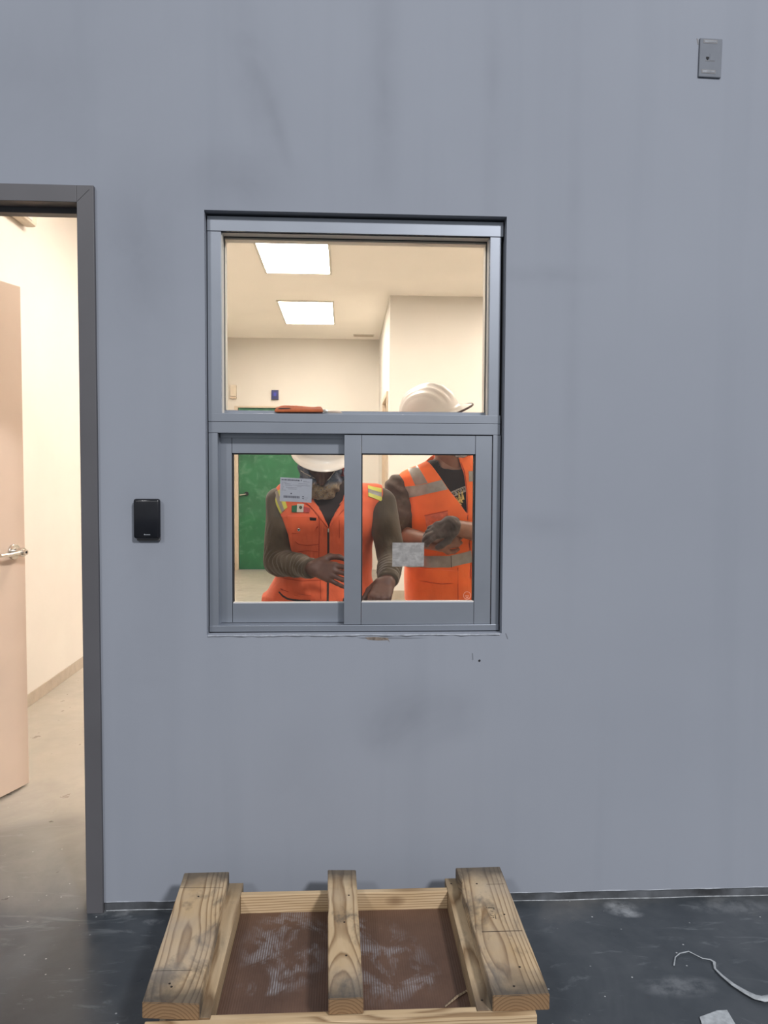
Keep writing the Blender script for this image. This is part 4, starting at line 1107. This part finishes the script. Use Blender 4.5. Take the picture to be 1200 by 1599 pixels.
body = sculpt('body', [(body1, (-.40, .40, .05), (.28, .98, 1.42), .012), hp(hr, W_R, E_R), hp(hl, W_L, E_L),
                       ((lambda P: head_sdf(P, Hd, HF, HU)), hlo, hhi, .0028)], M['skin1'], p1)
# dark knitted shirt: torso + sleeves with pushed-up folds
def shirt1(P): return s_loft(P, T1, .004) + wrinkle(P, 40, .0015)
sh = sculpt('shirt', [(shirt1, (-.32, .60, .84), (.17, .93, 1.42), .006)], M['darkshirt'], p1)
def sleeve1(P):
    d = arms1(P, .004, .0042)
    # cuffs end cleanly
    for W, E in ((W_R, E_R), (W_L, E_L)):
        n = V3((W-E).normalized()); d2 = ((P - V3(W)) @ n) - .004
        near = np.linalg.norm(P-V3(W), axis=-1) < .12
        d = np.where(near, np.maximum(d, d2), d)
    inside = s_loft(P, T1, -.03)
    return np.maximum(d, -inside)
sculpt('sleeve', [(sleeve1, (-.40, .38, .86), (-.075, .86, 1.36), .0045)], M['olive'], p1)
sculpt('sleeve', [(sleeve1, (-.072, .38, .86), (.28, .86, 1.36), .0045)], M['olive'], p1)
def trousers1(P): return np.maximum(smin(legs(P, LEG1, .012) + wrinkle(P, 30, .003), s_loft(P, [r_ for r_ in T1 if r_[0] < .95], .012), .03), P[..., 2]-.90)
sculpt('trousers', [(trousers1, (-.34, .62, .08), (.20, 1.0, .92), .010)], M['denim'], p1)
for L in LEG1:
    sculpt('boot', [((lambda P, L=L: boot(P, L[2], (.02, -1, 0))), (L[2][0]-.09, L[2][1]-.22, -.01), (L[2][0]+.09, L[2][1]+.12, .24), .007)], M['boot'], p1)
# vest
xl_z = [px1(423, 771, .74).z, px1(437, 800, .70).z, px1(450, 835, .68).z, px1(457, 862, .67).z, px1(458, 872, .67).z]
xl_x = [px1(424, 771, .74).x, px1(437, 800, .70).x, px1(450, 835, .68).x, px1(455, 858, .67).x, px1(430, 880, .67).x-.1]
xr_x = [px1(598, 768, .74).x, px1(593, 795, .70).x, px1(589, 835, .68).x, px1(590, 862, .67).x, px1(600, 885, .67).x+.1]
def vest1(P):
    x, y, z = P[..., 0], P[..., 1], P[..., 2]
    d = s_loft(P, T1, .017, 2.5)
    d = smin(d, s_cone(P, S_R+Vector((.03, 0, .02)), S_L+Vector((-.03, 0, .02)), .062, .062), .03)
    # hem flares over the hips
    d = np.maximum(d, .775 - z)
    fl = s_loft(P, [(.95, CX-.01, .80, .175, .13), (.90, CX-.018, .80, .195, .138), (.85, CX-.030, .80, .232, .148), (.775, CX-.032, .805, .250, .155)], 0)
    d = smin(d, fl, .03)
    d = d + wrinkle(P, 34, .0028) + .0022*np.sin(x*95+2*np.sin(z*22))*np.clip((1.2-z)*4, 0, 1)
    zz = xl_z[::-1]
    xl = np.interp(z, zz, xl_x[::-1]); xr = np.interp(z, zz, xr_x[::-1])
    d = np.maximum(d, np.maximum(xl-x, x-xr))
    d = np.maximum(d, z-1.345)
    # V opening in front and neck hole
    zb = 1.130; vx = CX+.012
    hw = np.interp(z, [zb-.05, zb, 1.20, 1.262, 1.34], [-.05, .0, .034, .066, .080])
    vcut = np.maximum(np.abs(x-vx)-hw, y-.78)
    d = np.maximum(d, -vcut)
    neck = np.sqrt((x-CX-.008)**2+((y-.752)*1.05)**2)-.078
    d = np.maximum(d, -np.maximum(neck, 1.26-z))
    return d
ve = sculpt('vest', [(vest1, (-.34, .58, .765), (.19, .98, 1.37), .0045)], M['orange'], p1)
bv = bvh_of(ve); Y1 = .65
# collar flaps either side of the opening
patch('collar', [((466,756),(487,768)), ((476,781),(492,784)), ((492,797),(502,800)), ((506,816),(512.5,826))], bv, M['orange'], ve, t=.006, yref=Y1)
patch('collar', [((541,766),(560,756)), ((533,783),(556,780)), ((522,802),(532,800)), ((514.5,826),(519,818))], bv, M['orange'], ve, t=.006, yref=Y1)
cord('collar_seam', ((470,783),(484,790),(500,803),(508,815),(513,826)), bv, .0016, M['orangeseam'], ve, Y1)
cord('collar_seam', ((556,782),(540,793),(527,806),(519,817),(514,826)), bv, .0016, M['orangeseam'], ve, Y1)
cord('zip', ((513,826),(513,860),(512.5,900),(512,944)), bv, .0042, M['zip'], ve, Y1)
sl_ = at(513.2, 826, Y1); hit = bv.ray_cast(Vector((sl_.x, 0, sl_.z-.006)), Vector((0, 1, 0)))[0]
if hit: MB().cyl(hit+Vector((0, -.008, .008)), hit+Vector((0, -.009, -.006)), .0035, .0022, 10).obj('zip_slider', M['metal'], ve)
for pts in (((497,806),(499,812),(499,835),(498,870)), ((530,812),(530.5,840)), ((459,864),(480,860),(497,862)), ((461,846),(466,850),(480,852),(498,850)), ((437,905),(470,908),(507,906)), ((498,870),(500,895),(501,935)), ((437,922),(455,927),(480,930),(486,930))):
    cord('seam', pts, bv, .0011, M['orangeseam'], ve, Y1)
# chest pocket flap with snap, pen slot
patch('pocket_flap', [((449,806),(497,806)), ((452,815),(498,816)), ((454,829),(492,829.5)), ((456,833),(472,832.5))], bv, M['orange'], ve, t=.0055, yref=Y1)
cord('seam', ((456,833.5),(473,832),(490,828.5),(497,822)), bv, .0016, M['orangeseam'], ve, Y1, t=.002)
def disc(px, py, r, mat, name, bvh, parent, y=Y1, out=.007, ring=False):
    p = at(px, py, y); hit, nor, _, _ = bvh.ray_cast(Vector((p.x, p.y-.6, p.z)), Vector((0, 1, 0)))
    if hit is None: return
    a = hit + Vector((0, -out, 0)); b = hit + Vector((0, .002, 0))
    o = MB().cyl(a, b, r*.85, r, 20).obj(name, mat, bevel=r*.2); o.parent = parent; return o
disc(467, 827.2, .0072, M['metal'], 'snap_button', bv, ve, out=.0085); disc(467, 827.2, .0036, M['emblem'], 'snap_centre', bv, ve, out=.0095)
patch('pen_slot', [((484,807.5),(494.5,808.2)), ((484.5,812.2),(494,812.6))], bv, M['black'], ve, t=.0065, yref=Y1, res=.004)
# flag patch: green, white, red
patch('flag_patch', [((456.5,790),(465,788.8)), ((456.5,800),(464.5,799.8))], bv, M['fgreen'], ve, t=.006, yref=Y1, res=.004)
patch('flag_patch', [((465,787),(475,787)), ((464.5,799.8),(474.5,799.6))], bv, M['fwhite'], ve, t=.006, yref=Y1, res=.004)
patch('flag_patch', [((475,790.5),(484.5,793.5)), ((474.5,799.6),(484,799.8))], bv, M['fred'], ve, t=.006, yref=Y1, res=.004)
disc(470, 792.2, .0072, M['emblem'], 'flag_emblem', bv, ve, out=.0085)
# shoulder tapes: lime edges round grey
def band(rowsfn, fr_, mats):
    pass
def tape3(L, Rr, bvh, parent, yref, cols=('yellow', 'silver', 'yellow'), fr_=(.0, .30, .70, 1.0), t=.004):
    """L,Rr: polylines of photo points; three stripes lie between them"""
    for k in range(3):
        rows = []
        for a, b in zip(L, Rr):
            f0, f1 = fr_[k], fr_[k+1]
            rows.append(((a[0]+(b[0]-a[0])*f0, a[1]+(b[1]-a[1])*f0), (a[0]+(b[0]-a[0])*f1, a[1]+(b[1]-a[1])*f1)))
        patch('lime_edging' if cols[k] == 'yellow' else 'reflective_tape', rows, bvh, M[cols[k]], parent, t=t, yref=yref, res=.004)
tape3(((425,771),(433,789),(439.5,802)), ((440,764),(446,780),(450,792)), bv, ve, .70, fr_=(0, .22, .62, 1))
tape3(((575,759),(585,761.5),(596,763.5)), ((575,775),(585,778.5),(596,783)), bv, ve, .70, fr_=(0, .32, .66, 1))
# lower pocket with dark zip
patch('pocket_panel', [((436,924),(487,931)), ((430,941),(487,946))], bv, M['orange'], ve, t=.006, yref=Y1)
cord('pocket_zip', ((435,927),(441,932),(450,936),(468,938),(485,938)), bv, .0045, M['zip'], ve, Y1, t=.005)
cord('seam', ((437,922),(443,926),(455,929),(470,932),(486,931)), bv, .0014, M['orangeseam'], ve, Y1, t=.005)
patch('pocket_zip', [((536,935),(539,935)), ((536,945),(539,945))], bv, M['zip'], ve, t=.004, yref=Y1, res=.004)
# bandana over mouth, chin and neck
def ban1(P):
    f = Vector(HF).normalized(); u = Vector(HU).normalized(); H = Hd
    d = head_sdf(P, H, HF, HU, 1.0) - .007
    Rm = np.array([tuple(f.cross(u)), tuple(f), tuple(u)]).T
    L = lambda a, b, c: H + f.cross(u)*a + f*b + u*c
    d = smin(d, s_ell(P, L(0, .052, -.078), (.062, .050, .052), Rm), .03)
    d = smin(d, s_cone(P, L(0, .0, -.07), (CX+.012, .745, 1.335), .066, .068), .03)
    q = (P - V3(H))
    lx = q @ V3(f.cross(u)); lf = q @ V3(f); lu = q @ V3(u)
    # upper edge: a V dipping under the nose and rising to the ears
    top = -.050 + np.abs(lx)*1.05
    d = np.maximum(d, lu - np.minimum(top, .035))
    d = np.maximum(d, 1.245 - P[..., 2] )
    d = d + .0022*np.sin(P[..., 2]*160+8*np.sin(P[..., 0]*30)) + .0015*np.sin(P[..., 0]*140+P[..., 2]*60)
    return d
ba = sculpt('bandana', [(ban1, tuple(Hd-Vector((.13, .17, .18))), tuple(Hd+Vector((.13, .17, .06))), .0035)], M['bandana'], p1, it=3)
# pale hem along the V edge
bb = bvh_of(ba)
cord('bandana_hem', ((468,735),(480,741),(492,747.5),(504,751),(512,750),(518,743),(526,731),(534,720)), bb, .0017, M['fwhite'], ba, .56, t=.0018)
ht, *_ = hat_mesh('hard_hat', Hd+Vector((0, .005, .018)), (.02, -.93, -.36), (.06, -.36, .93), M['hat'], p1, visor=.034)
MB().tube([Hd+Vector((.074, .0, .0)), Hd+Vector((.082, -.02, -.02)), Hd+Vector((.080, -.035, -.055))], .007, 8, .4).obj('chin_strap', M['redstrap'], ht, smooth=True).matrix_parent_inverse = Matrix.Identity(4)
# ------------------------------------------------------------------ second person, behind the right sash
p2 = empty('person', (.49, 1.18, 0)); tag(p2, 'person in open orange vest with grey tape over black tee, pulling on a glove', 'person')
c2 = .500
T2 = [(1.50, .475, 1.085, .055, .058), (1.44, .480, 1.10, .062, .062), (1.405, .484, 1.115, .105, .085), (1.375, .487, 1.125, .165, .105), (1.335, .492, 1.13, .205, .118),
      (1.26, .498, 1.135, .212, .128), (1.15, .502, 1.14, .205, .130), (1.03, .505, 1.15, .200, .132), (.92, .507, 1.16, .204, .134), (.80, .51, 1.17, .205, .135)]
S2R = at(624, 764, 1.14); E2R = at(630, 836, 1.06); W2R = at(682, 849, .91)
S2L = Vector((.715, 1.13, 1.31)); E2L = at(778, 838, 1.02); W2L = at(708, 823, .86)
def arms2(P, off=0.0, folds=0.0):
    w_ = folds*np.sin(P[..., 2]*130+P[..., 0]*60) if folds else 0
    a = smin(s_cone(P, S2R, E2R, .064+off, .050+off) + w_, s_cone(P, E2R, W2R, .044+off, .030+off), .02)
    b = smin(s_cone(P, S2L, E2L, .064+off, .050+off) + w_, s_cone(P, E2L, W2L, .046+off, .030+off), .02)
    return np.minimum(a, b)
H2 = at(679, 662, 1.06); F2 = (.76, -.55, .33); U2 = (-.36, -.16, .90)
f2 = Vector(F2).normalized(); u2 = Vector(U2); u2 = (u2-f2*u2.dot(f2)).normalized(); s2 = f2.cross(u2); HS = 1.08
LEG2 = [((.40, 1.17, .86), (.385, 1.15, .47), (.37, 1.20, .09)), ((.62, 1.17, .86), (.645, 1.15, .47), (.66, 1.20, .09))]
def body2(P):
    d = s_loft(P, T2, -.008); d = smin(d, legs(P, LEG2, -.01), .03); d = smin(d, arms2(P, -.016), .02)
    return smin(d, s_cone(P, (.48, 1.10, 1.40), tuple(H2-u2*.04), .056, .054), .02)
h2r = hand_cones(W2R, (.80, .05, .22), (.1, .9, .1), ((1.0, 1.2, .7),)*4, side=-1, scale=1.0, thumb=(.6, .4))
h2l = hand_cones(W2L + Vector((.004, 0, 0)), (-.90, -.20, -.14), (.05, .75, -.55), ((.5, .6, .4), (.55, .65, .4), (.6, .7, .4), (.65, .7, .4)), side=1, scale=.90, spread=.05, thumb=(.5, .5))
def arm_piece(cones, W, E, r0, r1):
    pts = [c[0] for c in cones]+[c[1] for c in cones]+[E]
    lo, hi = bounds(pts, .056)
    return (lambda P: hand_sdf(P, cones, lambda Q: s_cone(Q, E, W+(W-E).normalized()*.015, r0, r1))), lo, hi, .0032
sculpt('body', [(body2, (.10, .90, .05), (.90, 1.38, 1.60), .012), arm_piece(h2r, W2R, E2R, .043, .029), arm_piece(h2l, W2L, E2L, .048, .032),
                ((lambda P: head_sdf(P, H2, F2, U2, HS)), tuple(H2-Vector((.16, .16, .17))), tuple(H2+Vector((.16, .16, .15))), .0035),
                ((lambda P: s_cone(P, tuple(H2-u2*.05+f2*.01), (.486, 1.085, 1.40), .056, .062)), tuple(Vector((.36, .98, 1.36))), tuple(Vector((.60, 1.2, 1.58))), .004)], M['skin2'], p2)
# tee
sh2 = sculpt('tee_shirt', [(lambda P: np.maximum(np.maximum(s_loft(P, T2, .004) + wrinkle(P, 30, .0015), P[..., 2]-1.41), -(np.sqrt((P[..., 0]-.482)**2+(P[..., 1]-1.07)**2)-.074 + np.clip(1.375-P[..., 2], 0, 9)*3)), (.22, .95, .86), (.76, 1.32, 1.44), .006)], M['blackshirt'], p2)
def slv2(P):
    d = arms2(P, .006, .003)
    for W, E, S in ((W2R, E2R, S2R), (W2L, E2L, S2L)):
        n = V3((W-E).normalized()); k = ((P - V3(E)) @ n) - .022
        near = np.linalg.norm(P-V3(E), axis=-1) < .17
        d = np.where(near & (P[..., 1] < E.y+.1), np.maximum(d, k), d)
    n = V3((W2R-E2R).normalized())
    d = np.maximum(d, -s_loft(P, T2, -.03))
    d = np.maximum(d, np.minimum(((P - V3(E2R)) @ V3((W2R-E2R).normalized())) - .022, ((P[..., 0]-.55)*-10)))
    return np.maximum(d, np.where(P[..., 0] > .5, ((P - V3(E2L)) @ V3((W2L-E2L).normalized())) - .022, -1))
sculpt('sleeve', [(slv2, (.10, .92, 1.0), (.49, 1.28, 1.42), .0055)], M['camo'], p2)
sculpt('sleeve', [(slv2, (.49, .92, 1.0), (.92, 1.28, 1.42), .0055)], M['camo'], p2)
sculpt('trousers', [((lambda P: np.maximum(smin(legs(P, LEG2, .014) + wrinkle(P, 30, .003), s_loft(P, [r_ for r_ in T2 if r_[0] < .95], .008), .03), P[..., 2]-.90)), (.24, .98, .08), (.80, 1.36, .92), .010)], M['denim'], p2)
for L in LEG2:
    sculpt('boot', [((lambda P, L=L: boot(P, L[2], (.05, -1, 0))), (L[2][0]-.09, L[2][1]-.22, -.01), (L[2][0]+.09, L[2][1]+.12, .24), .007)], M['boot'], p2)
# vest, open down the front
YV = 1.02
vz = [at(0, q, YV).z for q in (700, 712, 735, 760, 785, 800, 830, 870, 945)]
def zx(px, py): return at(px, py, YV).x
vl = [zx(662,700), zx(668,712), zx(683,735), zx(699,760), zx(718,785), zx(728,800), zx(731,830), zx(733,870), zx(735,945)]     # left edge of the opening
vr = [zx(712,700), zx(716,712), zx(724,735), zx(727,760), zx(728,785), zx(729,800), zx(732,830), zx(734,870), zx(736,945)]
az = [at(0, q, 1.08).z for q in (738, 760, 790, 825, 835)]
ax_ = [at(618,738,1.08).x, at(626,760,1.08).x, at(634,790,1.08).x, at(640,825,1.08).x, at(615,845,1.08).x-.1]
def vest2(P):
    x, y, z = P[..., 0], P[..., 1], P[..., 2]
    d = s_loft(P, T2, .020, 2.5)
    d = smin(d, s_cone(P, S2R+Vector((.05, 0, .02)), S2L+Vector((-.05, 0, .02)), .066, .066), .03)
    d = smin(d, s_loft(P, [(1.02, .506, 1.15, .205, .145), (.84, .512, 1.15, .228, .160), (.765, .512, 1.15, .235, .165)], 0), .03)
    d = d + wrinkle(P, 22, .004) + .003*np.sin(x*60+2*np.sin(z*14))*np.clip((1.22-z)*4, 0, 1)
    xl = np.interp(z, az[::-1], ax_[::-1]); d = np.maximum(d, xl-x)
    d = np.maximum(d, x-np.interp(z, az[::-1], [1.2, .70, .69, .69, .71]))
    d = np.maximum(d, .765-z)
    a = np.interp(z, vz[::-1], vl[::-1]); b = np.interp(z, vz[::-1], vr[::-1])
    d = np.maximum(d, -np.maximum(np.maximum(a-x, x-b), y-1.13))
    neck = np.sqrt((x-.478)**2+((y-1.10))**2)-.085
    return np.maximum(d, -np.maximum(neck, 1.36-z))
ve2 = sculpt('vest', [(vest2, (.14, .94, .755), (.86, 1.36, 1.48), .0055)], M['orange2'], p2)
b2v = bvh_of(ve2)
kw = dict(bvh=b2v, mat=M['silver'], parent=ve2, yref=YV, t=.003)
patch('reflective_tape', [((637,724),(651,721)), ((643,741),(659,737)), ((650,758),(668,754))], **kw)
patch('reflective_tape', [((635,760),(638,778)), ((650,758.5),(652,775)), ((668,755),(671,770)), ((692,748.5),(702,763))], **kw)
patch('reflective_tape', [((637,869),(637,889)), ((660,868),(660,886)), ((700,867),(700,885)), ((722,862.5),(722,880)), ((735,859),(736,877))], **kw)
patch('reflective_tape', [((731,736),(731,752)), ((752,735),(752,751)), ((775,736),(775,752))], **kw)
patch('reflective_tape', [((737,861),(737,879)), ((760,862),(760,880)), ((790,866),(790,884))], **kw)
patch('reflective_tape', [((752,700),(768,702)), ((756,720),(772,722)), ((758,735),(774,736))], **kw)
patch('clear_pocket', [((664,805),(698,798)), ((667,826),(701,822))], b2v, M['clearpocket'], ve2, t=.0035, yref=YV)
cord('seam', ((663,805),(680,801),(698,797)), b2v, .0018, M['orangeseam'], ve2, YV, t=.003)
patch('lower_pocket', [((657,888),(714,890)), ((656,907),(714,910))], b2v, M['orange2'], ve2, t=.005, yref=YV)
for pts in (((656,907),(670,909),(690,911),(714,909)), ((657,888),(657,907)), ((668,712),(684,735),(700,760),(718,785),(728,799)), ((714,885),(714,940)), ((716,712),(725,737),(728,765),(729,800))):
    cord('seam', pts, b2v, .0014, M['orangeseam'], ve2, YV, t=.001)
cord('armhole_piping', ((617,735),(625,757),(632,785),(639,818)), b2v, .0022, M['orangeseam'], ve2, YV)
cord('tape_stitch', ((703.5,866.5),(704,885)), b2v, .0012, M['zip'], ve2, YV, t=.003)
# printed band, lettering and emblem on the tee
bsh = bvh_of(sh2)
pt = patch('print_band', [((697,771),(700,780)), ((715,763),(716,772)), ((731,757),(731,766))], bsh, M['silver'], sh2, t=.0012, yref=YV, res=.005)
tc = bpy.data.curves.new('band_lettering', 'FONT'); tc.body = '100 W.H'; tc.size = .021; tc.extrude = .0006; tc.offset = .0004; tc.resolution_u = 2
tmp = bpy.data.objects.new('t', tc); C.objects.link(tmp); dg = bpy.context.evaluated_depsgraph_get()
me = bpy.data.meshes.new_from_object(tmp.evaluated_get(dg)); bpy.data.objects.remove(tmp)
o0 = at(701, 776.5, YV); dr = (at(731, 763, YV)-o0).normalized(); up_ = Vector((-dr.z, 0, dr.x))
for v in me.vertices:
    p = o0 + dr*v.co.x*1.0 + up_*v.co.y; hit = bsh.ray_cast(Vector((p.x, p.y-.5, p.z)), Vector((0, 1, 0)))[0]
    if hit is not None: v.co = hit + Vector((0, -.0024-v.co.z, 0))
link('band_lettering', me, M['black'], sh2)
for rows in ([((714,767),(716,767)), ((715,776),(719,777)), ((717,784),(723,785))], [((720.5,765),(721.5,765)), ((720,775),(723.5,775)), ((719,781),(725,780))], [((711,776),(713,776)), ((713,784),(717,783)), ((716,787),(721,788))]):
    patch('gold_emblem', rows, bsh, M['gold'], sh2, t=.0015, yref=YV, res=.004)
# mask over mouth and chin
def mask2(P):
    d = head_sdf(P, H2, F2, U2, HS) - .008
    q = P - V3(H2); lf = q @ V3(f2); lu = q @ V3(u2)
    d = smin(d, s_ell(P, H2+f2*.066-u2*.143, (.054, .054, .050)), .03)
    d = np.maximum(d, lu + .03); d = np.maximum(d, .010-lf)
    return np.maximum(d, -.185-lu)
sculpt('face_mask', [(mask2, tuple(H2-Vector((.12, .18, .20))), tuple(H2+Vector((.20, .10, .02))), .004)], M['mask'], p2)
h_, O, s_, f_, u_ = hat_mesh('hard_hat', H2, F2, U2, M['hat2'], p2, S=1.02, visor=.046)
# dark edging that runs along the visor rim
pts = []
for i in range(-20, 21):
    th = R(62)*i/20; c = max(0, math.cos(th)); wd = (.012+.046*c**1.5)*1.02
    pts.append(O + s_*math.sin(th)*(.112*1.02+wd*.62) + f_*math.cos(th)*(.135*1.02+wd) + u_*(-.0085-.012*c**2)*1.02)
vo_ = MB().tube(pts, .0048, 8).obj('visor_edging', M['brim'], h_, smooth=True)
cone_g = h2l
glv = sculpt('glove', [((lambda P: np.maximum(hand_sdf(P, cone_g, lambda Q: s_cone(Q, W2L+(E2L-W2L)*.12, W2L+(W2L-E2L).normalized()*.018, .043, .040)) - .0045 + wrinkle(P, 210, .0012), (P-V3(W2L)) @ V3((E2L-W2L).normalized()) - .002)), *bounds([c[0] for c in h2l]+[c[1] for c in h2l]+[W2L], .05), .003)], M['glove'], p2)
# bracelet on the bare wrist side
